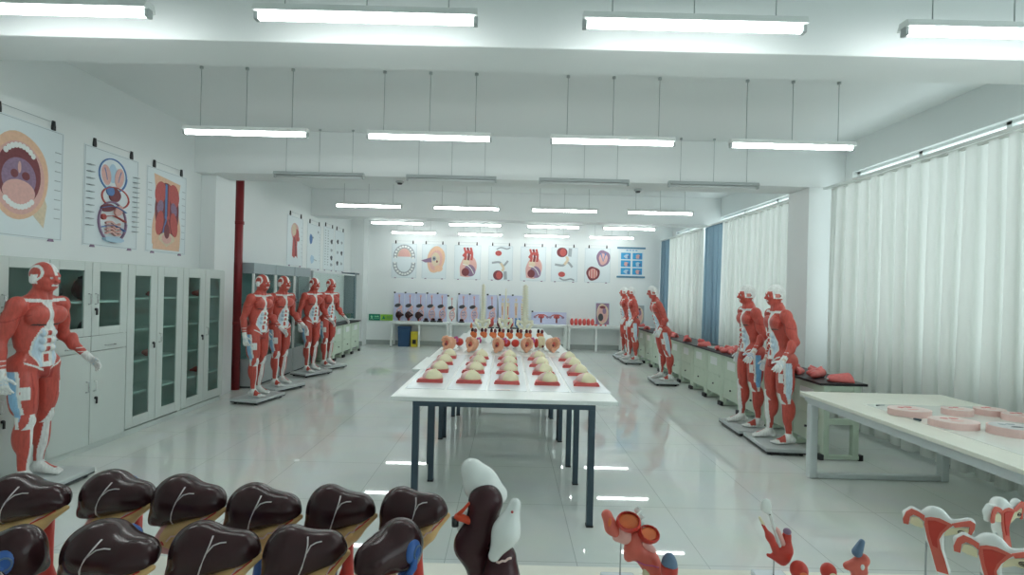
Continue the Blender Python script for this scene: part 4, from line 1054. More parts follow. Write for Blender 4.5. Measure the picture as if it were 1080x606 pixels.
W3 = [E(lp(489,557,.03), (.018,.02,.034), .01), C(lp(489,557,.03), lp(500,575,.02), .014, .012, .02)]
link('side_petal', blob_mesh('side_petal', W3, .005, PORCE), t)
v = MB(); v.tube([lp(496,526,-.02), lp(490,533,-.02), lp(483,540,-.02)], [.0035,.004,.006], 10); v.tube([lp(481,541,-.02), lp(489,541,-.025), lp(498,546,-.02), lp(505,548,-.01)], [.008,.009,.0085,.007], 12)
v = v.build('red_vessel', mat('vessel_orange_red', (.75, .07, .02), .3), t)
MB().tube([lp(481,541,-.021), lp(481,550,-.021)], .0085, 12).build('black_tip', BLACK, v)

# ---- red valve-like organ on a rod
YV = 1.46
def LV2(Y, cx):
    ox = at(cx, 590, Y).x
    return ox, (lambda px, py, dy=0.0: (at(px, py, Y).x-ox, dy, at(px, py, Y).z-FT))
def rodbase(t, x, y, ztop, w_=.05, name='base'):
    MB().box(x-w_, x+w_, y-.045, y+.045, 0, .022).build(name, TRANSB, t, bevel=.006)
    MB().tube([(x, y, .02), (x, y, ztop)], .0022, 8).build('rod', GREYMET, t)
ox, q = LV2(YV, 656)
t = empty('organ_model', (ox, YV, FT), 0, 'opened red organ model with two orange cups and a tongue, on a rod', 'anatomical model')
rodbase(t, 0, .02, q(656,565)[2], .052)
tg = [C(q(640,543), q(645,556), .016, .017, .02), C(q(645,556), q(652,565), .015, .010, .02)]
g = link('tongue_flap', blob_mesh('tongue_flap', tg, .0045, SALMON), t); MB().ell(q(642,549,-.014), (.006,.005,.017)).build('flap_core', ORANGE, g)
def cup(px, py, r, tilt, nm):
    c = np.array(q(px, py, -.012)); n = np.array((math.sin(R(tilt))*.5, -.55, .66)); n /= np.linalg.norm(n)
    P_ = [E(tuple(c), (r, r*.9, r*.8), .004), E(tuple(c+n*r*.35), (r*.82, r*.8, r*.62), .003, None, -1), H(tuple(n), float(n @ (c+n*r*.45)), .004)]
    k = link('red_cup', blob_mesh('red_cup', P_, .0035, RED), t)
    link('cup_lining', blob_mesh('cup_lining', [E(tuple(c+n*r*.10), (r*.84, r*.80, r*.50), .004), H(tuple(n), float(n @ (c+n*r*.12)), .003)], .004, ORANGE), k)
cup(662, 548, .036, -10, 'a'); cup(683, 561, .032, 25, 'b')
link('pink_stem', blob_mesh('pink_stem', [C(q(657,556), q(659,567), .017, .014, .02), C(q(679,571,.0), q(687,580,.0), .014, .013, .02), C(q(650,566), q(664,566), .012, k=.02)], .0045, PINK), t)
RB = [C(q(670,566), q(668,578), .021, .022, .02), C(q(668,578), q(684,590), .022, .026, .02), C(q(684,590), q(692,606), .026, .030, .02), C(q(664,584), q(662,588), .010, k=.02)]
rb = link('red_body', blob_mesh('red_body', RB, .005, SALMON), t)
MB().tube(surf(RB, [q(670,588,-.2), q(677,590,-.2), q(685,590,-.2), q(692,593,-.2)]), .0022, 6).build('violet_rim', MAGENTA, rb)
MB().ell(surf(RB, [q(680,600,-.2)])[0], (.013,.006,.016)).build('pale_oval', CREAMFAT, rb)
wv = MB(); wv.tube([q(672,543,.02), q(676,538,.02)], [.006,.010], 8); wv.tube([q(674,552,.02), q(680,546,.02)], [.006,.009], 8); wv.build('white_valve', PORCE, t)
dk_ = MB().ell(q(675,537,.008), (.003,.002,.003)); dk_.ell(q(679,547,.008), (.003,.002,.003))
link('grey_cartilage', blob_mesh('grey_cartilage', [C(q(668,560,.01), q(674,555,.012), .013, .012, .02), C(q(674,555,.012), q(693,567,.012), .010, .008, .02)], .005, mat('model_grey_green', (.40, .52, .50), .4)), t)
def egg(px, py, Y, lab, rx=.026, rz=.040, top=SLATE, low=RED):
    ox, q = LV2(Y, px); c = q(px, py)
    t = empty('egg_model', (ox, Y, FT), 0, lab, 'anatomical model')
    MB().lathe([(.0,0), (.035,0), (.035,.014), (.012,.02), (.010, c[2]-rz*.8), (.0, c[2]-rz*.8)], (0,0,0), 18).build('base', TRANSB, t)
    link('lower_shell', blob_mesh('lower_shell', [E((0,0,c[2]), (rx, rx, rz), .002), H((.1,0,1), c[2]+rz*.22, .002)], .0045, low), t)
    link('upper_shell', blob_mesh('upper_shell', [E((0,0,c[2]), (rx*.985, rx*.985, rz), .002), H((-.1,0,-1), -c[2]-rz*.20, .002)], .0045, top), t)
    return t
egg(706, 599, 1.40, 'egg-shaped model with slate blue top and red bottom, right of the opened red organ', .024, .044)

# ---- red V-shaped flower-like model with a white petal
YW = 1.50
ox, q = LV2(YW, 819)
t = empty('organ_model', (ox, YW, FT), 0, 'red V-shaped organ model with a pale petal on top, on a rod', 'anatomical model')
rodbase(t, 0, .015, q(819,590)[2], .05)
link('slim_leaf', blob_mesh('slim_leaf', [C(q(804,552), q(812,566), .004, .007, .01), C(q(812,566), q(820,582), .008, .014, .02)], .0035, RED), t)
MB().tube([q(801,545), q(805,553)], [.0035,.0045], 10).build('leaf_tip', CREAMFAT, t)
rp = [C(q(830,564), q(828,580), .012, .017, .02), C(q(828,580), q(825,592), .018, .010, .02), C(q(820,582), q(827,588), .012, .012, .02), C(q(810,585), q(820,589), .005, .009, .015)]
rpo = link('red_petal', blob_mesh('red_petal', rp, .004, RED), t)
MB().ell(q(830,560,-.001), (.0115,.0115,.010)).build('violet_tip', INKV, rpo)
link('pink_fold', blob_mesh('pink_fold', [C(q(820,559,.0), q(825,572,-.006), .006, .008, .01), C(q(818,557,0), q(822,564,0), .005, k=.01)], .0035, PINK), t)
link('white_petal', blob_mesh('white_petal', [E(q(808,533,.0), (.017,.006,.022), .01), C(q(812,541), q(816,555), .006, .003, .01), C(q(816,555), q(822,575,-.004), .004, .006, .01)], .0035, PALEPINK if False else PORCE), t)
MB().ell(q(811,541.5,-.0055), (.0022,.0015,.0022)).build('dark_spot', BLACK, t)
# ---- two red balls and the blue-tipped wedge
def ballm(px, py, Y, r, m2, lab):
    ox, q = LV2(Y, px); z = q(px, py)[2]
    t = empty('ball_model', (ox, Y, FT), 0, lab, 'anatomical model')
    MB().lathe([(.0,0), (.032,0), (.032,.012), (.010,.018), (.008, z-r*.9), (.0, z-r*.9)], (0,0,0), 18).build('base', TRANSB, t)
    b = link('red_ball', blob_mesh('red_ball', [E((0,0,z), (r, r*.9, r*1.1), .004), E((.002,-r*.95,z-r*.3), (r*.55,r*.35,r*.55), .004, None, -1)], .004, RED), t)
    MB().ell((.002,-r*.66,z-r*.3), (r*.55,r*.22,r*.55)).build('cut_face', m2, b)
ballm(843, 601, 1.46, .025, ORANGE, 'small red ball model with an orange cut face, right of the V-shaped organ')
ballm(874, 602, 1.47, .022, CREAMFAT, 'small red ball model with a cream cut face, left of the blue-tipped wedge')
YK = 1.46
ox, q = LV2(YK, 902)
t = empty('wedge_model', (ox, YK, FT), 0, 'red wedge-shaped model with a slate blue tip', 'anatomical model')
MB().box(-.042, .06, -.05, .05, 0, .02).build('base', TRANSB, t, bevel=.006)
wd_ = [C(q(893,596), q(910,590), .006, .018, .02), C(q(894,597), q(910,602), .006, .013, .02), C(q(903,600), (0,0,.02), .010, .014, .02)]
wo = link('red_wedge', blob_mesh('red_wedge', wd_, .004, SALMON), t)
MB().ell(surf(wd_, [q(906,595,-.2)])[0], (.006,.003,.009)).build('white_window', PORCE, wo)
MB().tube([q(914,586,.0), q(915,594,.0), q(913,602,0)], [.005,.006,.005], 10).build('white_edge', PORCE, t)
link('blue_tip', blob_mesh('blue_tip', [C(q(904,582), q(909,571), .014, .008, .02)], .0035, SLATE), t)

# ---- uterus models: white back, red opened front
def make_uterus():
    t = empty('uterus_model')
    MB().box(-.055, .045, -.03, .05, 0, .022).build('base', TRANSB, t, bevel=.006)
    MB().tube([(-.018, .012, .02), (-.018, .012, .16)], .0025, 8).build('rod', GREYMET, t)
    Z0 = .175
    def u(zx, zy): return ((zx-375)*.00031, (300-zy)*.00040+Z0)
    def c3(zx, zy, y=.012): a, b = u(zx, zy); return (a, y, b)
    body = [C(c3(345,178), c3(430,178), .015, k=.02), C(c3(385,195), c3(372,310), .022, .014, .02), C(c3(372,310), c3(430,500), .015, .017, .02),
            C(c3(300,165), c3(215,140), .009, .008, .012), C(c3(215,145), c3(178,172), .008, .008, .012), C(c3(178,172), c3(170,225), .008, .007, .012), C(c3(245,200), c3(250,215), .012, k=.015),
            C(c3(450,178), c3(600,140), .009, .009, .012), C(c3(600,140), c3(606,195), .009, .008, .012), C(c3(480,210), c3(560,198), .012, .011, .015), E(c3(375,140,.016), (.026,.020,.022), .012), H((0,-1,0), .002, .002)]
    b = link('white_shell', blob_mesh('white_shell', body, .0035, PORCE), t)
    fr = (Vector((0,0,0)), Vector((1,0,0)), Vector((0,0,1)), Vector((0,1,0)))
    def pr(pts, m, nm, d=-.004, par=None):
        x = MB(); x.prism([u(*p) for p in pts], d, .0, fr); return x.build(nm, m, par or b)
    pr([(300,165), (340,150), (400,146), (470,165), (492,172), (465,195), (425,240), (400,290), (412,350), (440,420), (468,511), (388,511), (350,390), (318,300), (296,215)], SALMON, 'cut_wall')
    pr([(318,178), (370,168), (450,178), (430,205), (400,245), (385,290), (390,350), (356,340), (330,260)], RED, 'cavity', -.006)
    pr([(298,150), (250,130), (205,122), (168,150), (146,205), (150,236), (188,236), (195,180), (220,160), (260,168), (296,190)], SALMON, 'fallopian_tube')
    pr([(480,166), (540,140), (600,118), (630,130), (628,165), (605,215), (606,245), (578,248), (590,190), (596,160), (560,165), (500,185)], SALMON, 'fallopian_tube')
    pr([(205,180), (250,172), (288,196), (290,240), (230,235), (196,225)], CREAMFAT, 'ovary', -.003)
    ov = pr([(450,205), (500,188), (590,170), (590,200), (570,235), (500,232), (430,262)], CREAMFAT, 'ovary', -.003)
    k = MB(); k.tube([tuple(Vector((u(545+24*math.cos(a), 208+12*math.sin(a))[0], -.0045, u(545+24*math.cos(a), 208+12*math.sin(a))[1]))) for a in [i*PI/6 for i in range(13)]], .0010, 6)
    k.tube([(u(530,208)[0], -.0045, u(530,208)[1]), (u(572,212)[0], -.0045, u(572,212)[1])], .0012, 6).build('ink_mark', BLACK, ov)
    return t
ut = make_uterus()
for i, (px, py, Y, a, s, lab) in enumerate([(986, 590, 1.44, -36, 1.06, 'red and white opened uterus model on a rod, middle one of the three'),
                                           (1046, 608, 1.28, -38, 1.06, 'red and white opened uterus model in the bottom right corner, nearest the camera'),
                                           (1060, 586, 1.52, 18, 1.06, 'red and white uterus model turned sideways at the right edge')]):
    p = at(px, py, Y); o = ut if i == 0 else dup(ut, (0,0,0))
    o.location = (p.x, Y, FT); o.rotation_euler = (0,0,R(a)); o.scale = (s,)*3; tag(o, lab, 'anatomical model', 'uterus models on the front table')

# ================================================================== PELVIC SLICES ON THE RIGHT DESK
DT = .765
GREYF = mat('slice_grey_face', (.62, .62, .62), .4, var=.15, scale=30)
mt = MB().box(2.98, 3.96, 2.62, 4.12, DT, DT+.002).build('plastic_sheet', mat('clear_sheet', (.78, .80, .74), .15)); tag(mt, 'thin clear plastic sheet under the pink slices on the right desk', 'plastic sheet')
SLM = []
def slice_(px, py, rx, ry, rot, lab, grey=False, h=.045):
    p = on(px, py, DT+.045); t = empty('body_slice', (p.x, p.y, DT+.002), R(rot), lab, 'anatomical model', 'pink body slices on the right desk')
    o = oval(0, 0, rx, ry, 40, wob=.02, seed=len(SLM)); SLM.append(1)
    m = MB(); m.prism(o, 0, h); m.build('slice_body', PALEPINK, t, bevel=.004)
    f = MB(); f.prism([(x*.92, y*.92) for x, y in o], h-.001, h+.0015); f.build('cut_face', GREYF if grey else PALEPINK if False else mat('slice_pale_face', (.78, .62, .58), .4, var=.15, scale=40), t)
    for k, (a, b, r1, r2) in enumerate([(-.25, .3, .16, .14), (.18, .35, .20, .15), (.0, -.25, .28, .12)]):
        m = MB(); m.prism(oval(a*rx, b*ry, r1*rx, r2*ry, 16, wob=.1, seed=k+len(SLM)), h+.0005, h+.003); m.build('organ_patch', (INKG if grey else MUSCLE) if k < 2 else (DARK if grey else PINK), t)
slice_(959, 431, .150, .115, 5, 'pink body slice on the right desk, the one nearest the desk corner')
slice_(1006, 443, .150, .115, -5, 'pink body slice on the right desk, second along the near edge')
slice_(1068, 451, .140, .115, 0, 'thick grey-faced body slice at the right edge of the photo', True, .055)
slice_(1010, 431, .115, .085, 12, 'pink body slice in the middle of the desk, behind the near-edge ones')
slice_(1044, 431, .112, .085, 8, 'pink body slice toward the far side of the desk with two red patches')
slice_(1076, 437, .12, .09, 0, 'pink body slice at the far side, cut off by the right edge')
p = on(968, 442, DT+.01); t = empty('marker_pen', (p.x, p.y, DT), R(120), 'dark blue marker cap lying on the right desk beside the plastic sheet', 'pen')
MB().tube([(-.02,0,.009), (.022,0,.009)], [.009,.008], 12).build('cap', STEELBLUE, t); MB().tube([(.022,0,.009), (.026,0,.009)], .005, 10).build('tip', BLACK, t)
p = on(929, 427, DT+.006); t = empty('pen', (p.x, p.y, DT), R(15), 'thin grey pen lying near the corner of the right desk', 'pen')
MB().tube([(-.045,0,.005), (.03,0,.005), (.045,0,.005)], [.0045,.0045,.0015], 10).build('barrel', GREYMET, t); MB().tube([(-.048,0,.005), (-.02,0,.005)], .0052, 10).build('cap', DARK, t)

# ================================================================== MODELS ON THE CENTRAL TABLES
# ---- breast sections: red block, skin slope, cream dome, nipple
def make_breast():
    t = empty('breast_model')
    fr = (Vector((0,0,0)), Vector((1,0,0)), Vector((0,1,0)), Vector((0,0,1)))
    m = MB(); m.prism([(-.105,-.085), (.105,-.085), (.085,.085), (-.085,.085)], 0, .016, fr); m.prism([(-.098,-.08), (.098,-.08), (.072,.075), (-.072,.075)], .016, .027, fr)
    m.build('muscle_block', MUSCLE, t, bevel=.008)
    link('skin_slope', SKM, t).scale = (1.15, 1.08, .80); link('fat_dome', FATM, t).scale = (1.15, 1.1, .78)
    MB().lathe([(.0,-.004), (.013,-.004), (.011,.002), (.006,.004), (.006,.010), (.0,.012)], (.021,.012,.0905), 14).build('nipple', SALMON, t)
    return t
SKM = blob_mesh('skin_slope', [E((.012,.012,.035), (.078,.076,.080), .01), H((0,0,-1), -.030, .004), H((.9,-.42,0), .012, .01)], .007, PALEPINK)
FATM = blob_mesh('fat_dome', [E((.014,.0,.036), (.066,.070,.078), .01), C((.016,.008,.09), (.018,.012,.112), .030, .012, .03), H((0,0,-1), -.030, .004)], .007, CREAMFAT)
br_ = make_breast(); first = True
COLX = [-.620, -.305, .005, .325, .640]; ROWY = [4.04, 4.52, 4.97, 5.42]
CN = ['leftmost column', 'second column from the left', 'middle column', 'fourth column from the left', 'rightmost column']; RN = ['front row', 'second row', 'third row', 'back row']
for ci, x in enumerate(COLX):
    s = MB().box(x-.148, x+.148, 3.72, 5.66, TH, TH+.0016).build('laminated_sheet', FILM)
    tag(s, 'pale blue laminated sheet under the %s of breast models' % CN[ci], 'sheet', 'laminated sheets on the central tables')
    for ri, y in enumerate(ROWY):
        o = br_ if first else dup(br_, (0,0,0)); first = False
        o.location = (x+(ri*-.012 if ci == 0 else ri*.006 if ci == 4 else 0), y, TH+.0017); o.rotation_euler = (0, 0, R(random.uniform(-4, 4)))
        tag(o, 'red and cream breast section model, %s, %s' % (CN[ci], RN[ri]), 'anatomical model', 'breast models on the central tables')
pl = on(531, 411, TH+.002); pr_ = MB().box(pl.x-.05, pl.x+.05, pl.y-.012, pl.y+.012, TH+.0017, TH+.0035).build('paper_slip', PALEPINK); tag(pr_, 'small pinkish paper slip lying at the near edge of the centre sheet', 'paper')
# ---- giant ears
def make_ear():
    t = empty('ear_model')
    plate = [C((0,.098,.10), (0,.15,.10), .074, .066, .02), C((0,.09,.06), (0,.13,.06), .05, .05, .03)]
    h = [E((0,.016,.10), (.060,.026,.083), .02)]
    hel = [(.012,-.03,.045), (.045,-.03,.075), (.058,-.03,.115), (.048,-.032,.155), (.015,-.034,.182), (-.025,-.034,.172), (-.040,-.034,.140)]
    for a, b in zip(hel, hel[1:]): h.append(C(a, b, .016, k=.004))
    h += [C((.018,-.026,.075), (.030,-.026,.125), .010, k=.01), C((.030,-.026,.125), (.010,-.028,.150), .010, .008, .01), E((-.012,-.022,.032), (.026,.018,.028), .015), C((-.038,-.026,.10), (-.034,-.028,.085), .012, k=.01)]
    h += [E((.0,-.030,.106), (.034,.036,.048), .006, None, -1)]
    b = link('ear_block', blob_mesh('ear_block', plate, .008, SKIN), t)
    link('auricle', blob_mesh('auricle', h, .005, SKIN), t)
    MB().ell((.0,.004,.104), (.028,.009,.038)).build('concha', SALMON, t); MB().ell((-.010,-.004,.090), (.015,.007,.017)).build('ear_canal', INKD, t)
    MB().tube([(.05,.12,.16), (.085,.12,.165), (.10,.10,.14), (.09,.12,.11)], [.012,.016,.014,.010], 12).build('inner_ear', MAGENTA, t)
    MB().box(-.075, .075, .0, .20, -.0, .012).build('base', PORCE, t)
    return t
ea = make_ear()
for i, (x, y) in enumerate([(-.735, 5.92), (-.445, 5.88), (-.125, 5.88), (.235, 5.98), (.565, 6.05)]):
    o = ea if i == 0 else dup(ea, (0,0,0)); o.location = (x, y, TH); o.rotation_euler = (0,0,R([-14, -10, -6, 4, 10][i]))
    tag(o, 'large skin-coloured ear model, %s in the row of five' % ['leftmost', 'second from the left', 'middle one', 'second from the right', 'rightmost'][i], 'anatomical model', 'ear models on the central tables')
# ---- red round models among the ears
for px, py, lab in ((484.5, 364, 'bright red ball model right of the leftmost ear'), (534, 366, 'bright red ball model right of the middle ear'), (543.5, 365, 'bright red ball model left of the second ear from the right'), (565.5, 365, 'slim red model behind the fourth ear')):
    Y = 6.32; p = at(px, py, Y); t = empty('ball_model', (p.x, Y, TH), 0, lab, 'anatomical model', 'red ball models among the ears')
    MB().lathe([(.0,0), (.03,0), (.03,.01), (.012,.014), (.012,.03), (.0,.03)], (0,0,0), 14).build('base', PORCE, t)
    link('red_ball', blob_mesh('red_ball', [E((0,0,.078), (.052,.052,.05), .01), C((0,-.03,.10), (0,.03,.105), .012, k=.02)] if px != 565.5 else [E((0,0,.085), (.028,.03,.06), .01)], .009, RED), t)
# ---- heart models on stands, two dark lobes on top
HT = [C((-.02,0,.13), (.02,0,.10), .035, .024, .02), C((.02,.0,.13), (.005,0,.09), .028, .02, .02)]
H_ME = blob_mesh('heart', HT, .007, ORANGE)
LBM = blob_mesh('dark_lobe', [E((-.026,0,.180), (.020,.022,.034), .01), C((-.022,0,.155), (-.015,0,.13), .012, .010, .01)], .006, PLUM)
LBM2 = blob_mesh('dark_lobe', [E((.026,.005,.178), (.022,.022,.030), .01), C((.022,0,.155), (.012,0,.13), .012, .010, .01)], .006, INKD)
def make_heart():
    t = empty('heart_model')
    MB().lathe([(.0,0), (.045,0), (.045,.012), (.0,.012)], (0,0,0), 18).build('base', PORCE, t)
    MB().lathe([(.0,.012), (.030,.012), (.022,.05), (.018,.075), (.0,.08)], (0,0,0), 16).build('stand', PORCE, t)
    link('heart', H_ME, t); link('left_lobe', LBM, t); link('right_lobe', LBM2, t)
    return t
he = make_heart()
HX = [499.5, 510, 520, 528.5, 537.5, 547.5, 557, 569.5]
for i, px in enumerate(HX):
    Y = 6.92+.05*(i % 2); p = at(px, 362, Y); o = he if i == 0 else dup(he, (0,0,0)); o.location = (p.x, Y, TH); o.rotation_euler = (0,0,R((i*53) % 70-35))
    tag(o, 'small orange heart model with dark lobes, %s from the left behind the ears' % ORD[i], 'anatomical model', 'heart models on the central tables')
# ---- larynx
Y = 6.45; p = at(570.5, 366, Y); t = empty('larynx_model', (p.x, Y, TH), 0, 'cream box-shaped larynx model beside the rightmost ear', 'anatomical model')
link('cartilage', blob_mesh('cartilage', [C((0,0,.062), (0,0,.13), .050, .046, .03), C((-.03,-.03,.05), (-.03,-.03,.13), .02, k=.02), C((.03,-.03,.05), (.03,-.03,.13), .02, k=.02)], .008, CREAMFAT), t)
MB().lathe([(.0,0), (.055,0), (.055,.012), (.0,.012)], (0,0,0), 18).build('base', PORCE, t)
MB().ell((.022,-.052,.035), (.014,.008,.014)).build('dark_opening', INKD, t); MB().ell((0,0,.16), (.035,.03,.025)).build('upper_muscle', ORANGE, t)
# ---- pelvis with spine
def pelvis(px, py, Y, sr, top, lab, wide=1.0):
    p = at(px, py, Y); t = empty('pelvis_model', (p.x, Y, TH), 0, lab, 'skeleton model', 'pelvis and spine models on the farthest table')
    P_ = []
    for s in (-1, 1):
        P_ += [C((s*.03,.03,.16), (s*.11*wide,.02,.19), .030, .024, .03), C((s*.11*wide,.02,.19), (s*.125*wide,-.05,.14), .022, .018, .03), C((s*.10*wide,-.02,.12), (s*.07,-.03,.05), .026, .022, .03), C((s*.07,-.03,.05), (s*.015,-.07,.06), .018, .014, .02), C((s*.07,-.02,.05), (s*.06,.02,.02), .018, .02, .02)]
    P_.append(C((0,.05,.17), (0,.05,.06), .04, .02, .02))
    link('pelvis', blob_mesh('pelvis', P_, .009, BONE), t)
    V_ = []; n = 15; z0 = .18; ht = top-TH-z0
    for i in range(n):
        z = z0+ht*(i+.5)/n; k = 1-.28*i/n; yy = .03+.02*math.sin(i*.5)
        V_ += [C((0,yy,z-ht/n*.33), (0,yy,z+ht/n*.30), sr*k, k=.004), C((-sr*1.25*k,yy+.015,z), (sr*1.25*k,yy+.015,z), sr*.35*k, k=.01), C((0,yy+.01,z), (0,yy+.06*k,z-.012), sr*.32*k, sr*.22*k, .01)]
    link('spine', blob_mesh('spine', V_, .0085, BONE), t)
    MB().tube([(0,.03,.1), (0,.05,top-TH+.02)], .005, 8).build('support_rod', ALU, t)
    MB().lathe([(.0,0), (.07,0), (.07,.012), (.0,.014)], (0,0,0), 20).build('base', PORCE, t)
pelvis(509, 340, 9.05, .034, 1.72, 'pelvis with spine model on the left of the farthest central table', 1.05)
pelvis(533, 338, 9.35, .018, 1.66, 'slender pelvis with spine model in the middle of the three')
pelvis(553.5, 342, 8.95, .046, 1.72, 'stout pelvis with spine model on the right of the farthest central table', 1.15)
# ---- dark red organs between the spines
OG = blob_mesh('organ', [E((0,0,.12), (.07,.05,.08), .03), C((.02,0,.16), (.05,0,.22), .03, .018, .03), C((-.03,0,.17), (-.045,0,.21), .025, .02, .02)], .012, MUSCLE)
for i, (px, m, lab) in enumerate([(517.5, MUSCLE, 'dark red organ model between the left and middle spines'), (526.5, INKD, 'deep red organ model just left of the middle spine'), (538.5, RED, 'red organ model just right of the middle spine'), (546, INKB, 'dark blue organ model left of the stout spine'), (498.5, ORANGE, 'small orange jar-like model left of the left spine')]):
    Y = 9.62; p = at(px, 340, Y); t = empty('organ_model', (p.x, Y if i < 4 else 9.3, TH), 0, lab, 'anatomical model')
    MB().box(-.07, .07, -.05, .05, 0, .02).build('base', BLACK if i < 4 else PORCE, t, bevel=.004)
    me = OG.copy(); me.materials.clear(); me.materials.append(m); o = link('organ', me, t); o.rotation_euler = (0,0,R(i*70)); o.location = (0,0,-.02); o.scale = (.9,.9,1.0) if i < 4 else (.5,.5,.6)

# ================================================================== MUSCLE PIECES ON THE WINDOW DESKS
PK = mat('muscle_piece_pink', (.74, .17, .16), .4, var=.2, scale=30, bump=.2)
def piece(kind):
    if kind == 0: P_ = [C((-.08,0,.015), (.08,.0,.02), .080, .050, .02), C((.05,.03,.03), (.12,.03,.03), .03, .018, .02), C((-.05,-.05,.03), (.07,-.045,.03), .028, .02, .015), H((-1,0,.25), .085, .006), E((-.14,-.005,.012), (.13,.050,.050), .006, None, -1)]
    elif kind == 1: P_ = [C((-.09,-.03,.035), (.08,.02,.045), .035, .045, .02), C((-.06,.04,.04), (.05,.05,.06), .030, .03, .02), C((.0,0,.07), (.09,.03,.10), .02, .010, .02)]
    else: P_ = [E((0,0,.04), (.075,.05,.042), .02), C((-.05,0,.04), (-.09,.02,.03), .025, .016, .02), C((.03,.0,.05), (.06,-.02,.065), .028, .02, .02)]
    P_.append(H((0,0,-1), -.001, .003)); return P_
PM = [blob_mesh('muscle_piece', piece(k), .008, PK if k < 2 else mat('muscle_piece_red', (.68, .10, .09), .4, var=.2, scale=30)) for k in range(3)]
CUT = mat('cut_pale', (.75, .42, .38), .45)
def muscle_piece(x, y, z, k, a, s, lab, group):
    t = empty('muscle_model', (x, y, z), R(a), lab, 'anatomical model', group); t.scale = (s,)*3
    link('muscle_belly', PM[k], t)
    if k == 0: MB().tube([(.115,.03,.03), (.145,.034,.026)], [.012,.006], 8).build('tendon', PORCE, t)
    elif k == 1: MB().tube([(.085,.028,.098), (.115,.036,.112)], [.009,.005], 8).build('tendon', PORCE, t)
    else: MB().tube([(-.085,.018,.031), (-.115,.03,.022)], [.012,.006], 8).build('tendon', PORCE, t)
ZD = .78
near = [(3.30, 5.60, 1, 30), (3.33, 5.36, 0, 20), (3.41, 5.12, 0, 160)]
n = 0
GR = 'red muscle models on the window desks'
muscle_piece(3.46, 5.10, ZD, 0, 170, 1.05, 'large pink muscle model at the near end of the window desks', GR)
muscle_piece(3.36, 5.34, ZD, 1, 20, 1.05, 'large pink muscle model, second from the near end of the window desks', GR)
muscle_piece(3.27, 5.58, ZD, 0, 35, .95, 'large pink muscle model, third from the near end of the window desks', GR)
muscle_piece(3.50, 5.60, ZD, 1, 80, .8, 'pink muscle model by the curtain, behind the third one on the window desks', GR)
rnd = random.Random(12); y = 5.86
for i in range(24):
    x = 3.28 if i % 2 == 0 else 3.47
    lab = 'red muscle model in the dense desk group, %s, %s from its near end' % ('front edge' if i % 2 == 0 else 'curtain side', ORD[i//2])
    muscle_piece(x+rnd.uniform(-.02,.02), 5.86+.168*(i//2)+(.08 if i % 2 else 0), ZD, 2 if i % 3 else 1, rnd.uniform(65,115) if i % 3 else rnd.uniform(-15, 15), .86, lab, GR)
far = [8.15, 8.62, 8.95, 9.35, 9.75, 10.2, 10.7, 11.1, 11.6]
for i, y in enumerate(far):
    muscle_piece(3.30+.12*(i % 2), y+.1, ZD, 2 if i % 2 else 0, rnd.uniform(0,180), .95, 'pale red muscle model on the far window desks, %s past the tray' % ORD[i], 'red muscle models on the far window desks')
# flat white tray lying among them
t = empty('tray', (3.40, 8.02, ZD), R(4), 'flat white tray on the window desks beyond the dense red models', 'tray')
MB().box(-.12, .12, -.08, .08, 0, .008).build('tray_floor', PORCE, t, bevel=.003); MB().box(-.12, .12, -.08, -.07, .008, .022).box(-.12, .12, .07, .08, .008, .022).box(-.12, -.11, -.07, .07, .008, .022).box(.11, .12, -.07, .07, .008, .022).build('rim', PORCE, t)

# ================================================================== THINGS ON THE BACK TABLES
BH = .70
DLV = blob_mesh('dark_liver', [E((-.03,0,.11), (.08,.05,.075), .02), C((.02,0,.12), (.10,0,.11), .05, .02, .03), C((-.02,.0,.06), (-.02,0,.02), .025, .03, .02)], .011, LIVER)
for i, x in enumerate([-3.02, -2.76, -2.48]):
    t = empty('liver_model', (x, 13.66, BH), 0, 'small dark liver model, %s of three before the lavender boards' % ['leftmost', 'middle', 'rightmost'][i], 'anatomical model', 'dark liver models on the back table')
    link('liver', DLV, t, loc=(0,0,.03)).scale = (1.0, 1, 1.3); MB().box(-.07, .07, -.05, .05, 0, .015).build('base', PORCE, t); MB().tube([(0,0,.01), (-.01,0,.07)], .02, 10, RED).build('stem', RED, t)
for i, x in enumerate([-2.28, -2.08, -1.90, -1.30]):
    t = empty('organ_model', (x, 13.64, BH), 0, 'low black model base on the back table, %s' % ['left one of the close row', 'middle one of the close row', 'right one of the close row', 'alone right of the white board'][i], 'anatomical model')
    MB().lathe([(.0,0), (.085,0), (.085,.03), (.05,.045), (.0,.05)], (0,0,0), 20).build('base', BLACK, t)
    MB().ell((0,0,.07), (.055,.04,.035)).build('organ', PLUM, t)
for i in range(6):
    t = empty('muscle_model', (1.76+.115*i, 13.68, BH), R(90), 'upright red muscle model on the back table, %s in the packed red row' % ORD[i], 'anatomical model', 'upright red muscle models on the back table')
    me = PM[2]; o = link('muscle_belly', me, t); o.scale = (.85, 1.05, 2.3); MB().tube([(0,0,.17), (.01,0,.215)], [.014,.006], 8).build('tendon', PORCE, t)
for i in range(4):
    muscle_piece(2.42+.13*i if i < 3 else 3.40, 13.60, BH, 2, i*50, .55, ['small red model left of the framed picture on the back table', 'small red model before the left edge of the framed picture', 'small red model before the framed picture', 'small red model in the right corner of the back tables'][i], 'small red models on the back table')
muscle_piece(3.70, 13.66, BH, 1, 20, .9, 'flat red muscle model on the corner table by the blue curtain', None)
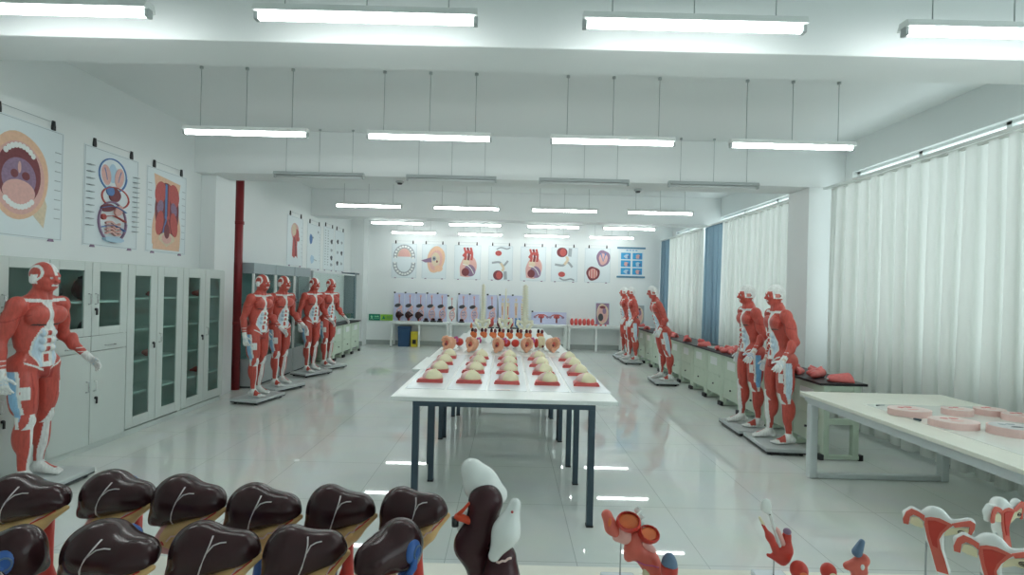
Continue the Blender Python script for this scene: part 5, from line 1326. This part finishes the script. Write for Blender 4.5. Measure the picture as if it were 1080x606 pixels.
# ---- things kept in the cabinets
IT = [PM[0], PM[1], PM[2], OG]
SPEC = [  # x, y, z, mesh, scale, yaw, label
 (-4.18, 5.33, .44, 2, .9, 20, 'red model on the second shelf of the first tall cabinet'), (-4.18, 5.42, 1.12, 3, .75, 40, 'dark red model on the upper shelf of the first tall cabinet'), (-4.18, 5.78, .78, 1, .9, 80, 'red model on the middle shelf of the first tall cabinet, right door'),
 (-4.18, 5.80, 1.46, 2, .9, 10, 'red model on the top shelf of the first tall cabinet, right door'), (-4.18, 6.25, .78, 3, .75, 0, 'dark red model on the middle shelf of the last tall cabinet'), (-4.18, 6.28, 1.12, 0, .8, 90, 'red model on the upper shelf of the last tall cabinet'),
 (-4.18, 6.66, .44, 2, .9, 60, 'red model on the second shelf of the last tall cabinet, right door'), (-4.18, 6.65, 1.46, 1, .9, 90, 'red model on the top shelf of the last tall cabinet')]
for x, y, z, k, s, a, lab in SPEC:
    t = empty('stored_model', (x, y, z), R(a), lab, 'anatomical model', 'models kept in the tall cabinets'); t.scale = (s,)*3
    o = link('organ', IT[k], t)
    if k == 3: o.location = (0,0,-.02); MB().box(-.07, .07, -.05, .05, 0, .02).build('base', BLACK, t)
for i, (y, z, hgt) in enumerate([(4.45, 1.44, .26), (4.86, 1.44, .22), (4.50, 1.16-.18, .3), (4.92, .98, .28)]):
    t = empty('bagged_model', (-4.185, y, z+.003), 0, 'dark wrapped bundle behind the %s pane of the drawer cabinet, %s shelf' % (['left', 'right', 'left', 'right'][i], 'upper' if i < 2 else 'lower'), 'bundle', 'dark bundles in the drawer cabinet')
    link('bundle', blob_mesh('bundle', [E((0,0,hgt*.45), (.09,.11,hgt*.45), .03), E((.01,.04,hgt*.3), (.08,.08,hgt*.3), .04), C((0,-.04,hgt*.8), (0,-.03,hgt*1.0), .04, .02, .04), H((0,0,-1), 0, .003)], .014, mat('bundle_plastic', (.07, .08, .085), .3, var=.4, scale=12, bump=.5)), t)
    MB().lathe([(.0,0), (.028,0), (.03,.012), (.028,.024), (.0,.024)], (0,-.035,hgt*.93), 12).build('tie', DARK, t)
for i, (y, z, k, lab) in enumerate([(7.95, .868, 3, 'dark organ model in the first display case'), (8.85, 1.308, 3, 'dark organ model on the upper shelf of the middle display case'), (8.70, .868, 0, 'red limb model on the lower shelf of the middle display case'), (9.60, .868, 1, 'red limb model in the last display case'), (9.55, 1.308, 2, 'red model on the upper shelf of the last display case')]):
    t = empty('stored_model', (-4.18, y, z), R(40*i), lab, 'anatomical model', 'models in the display cases'); o = link('organ', IT[k], t)
    if k == 3: o.location = (0,0,-.02); MB().box(-.07, .07, -.05, .05, 0, .02).build('base', BLACK, t)
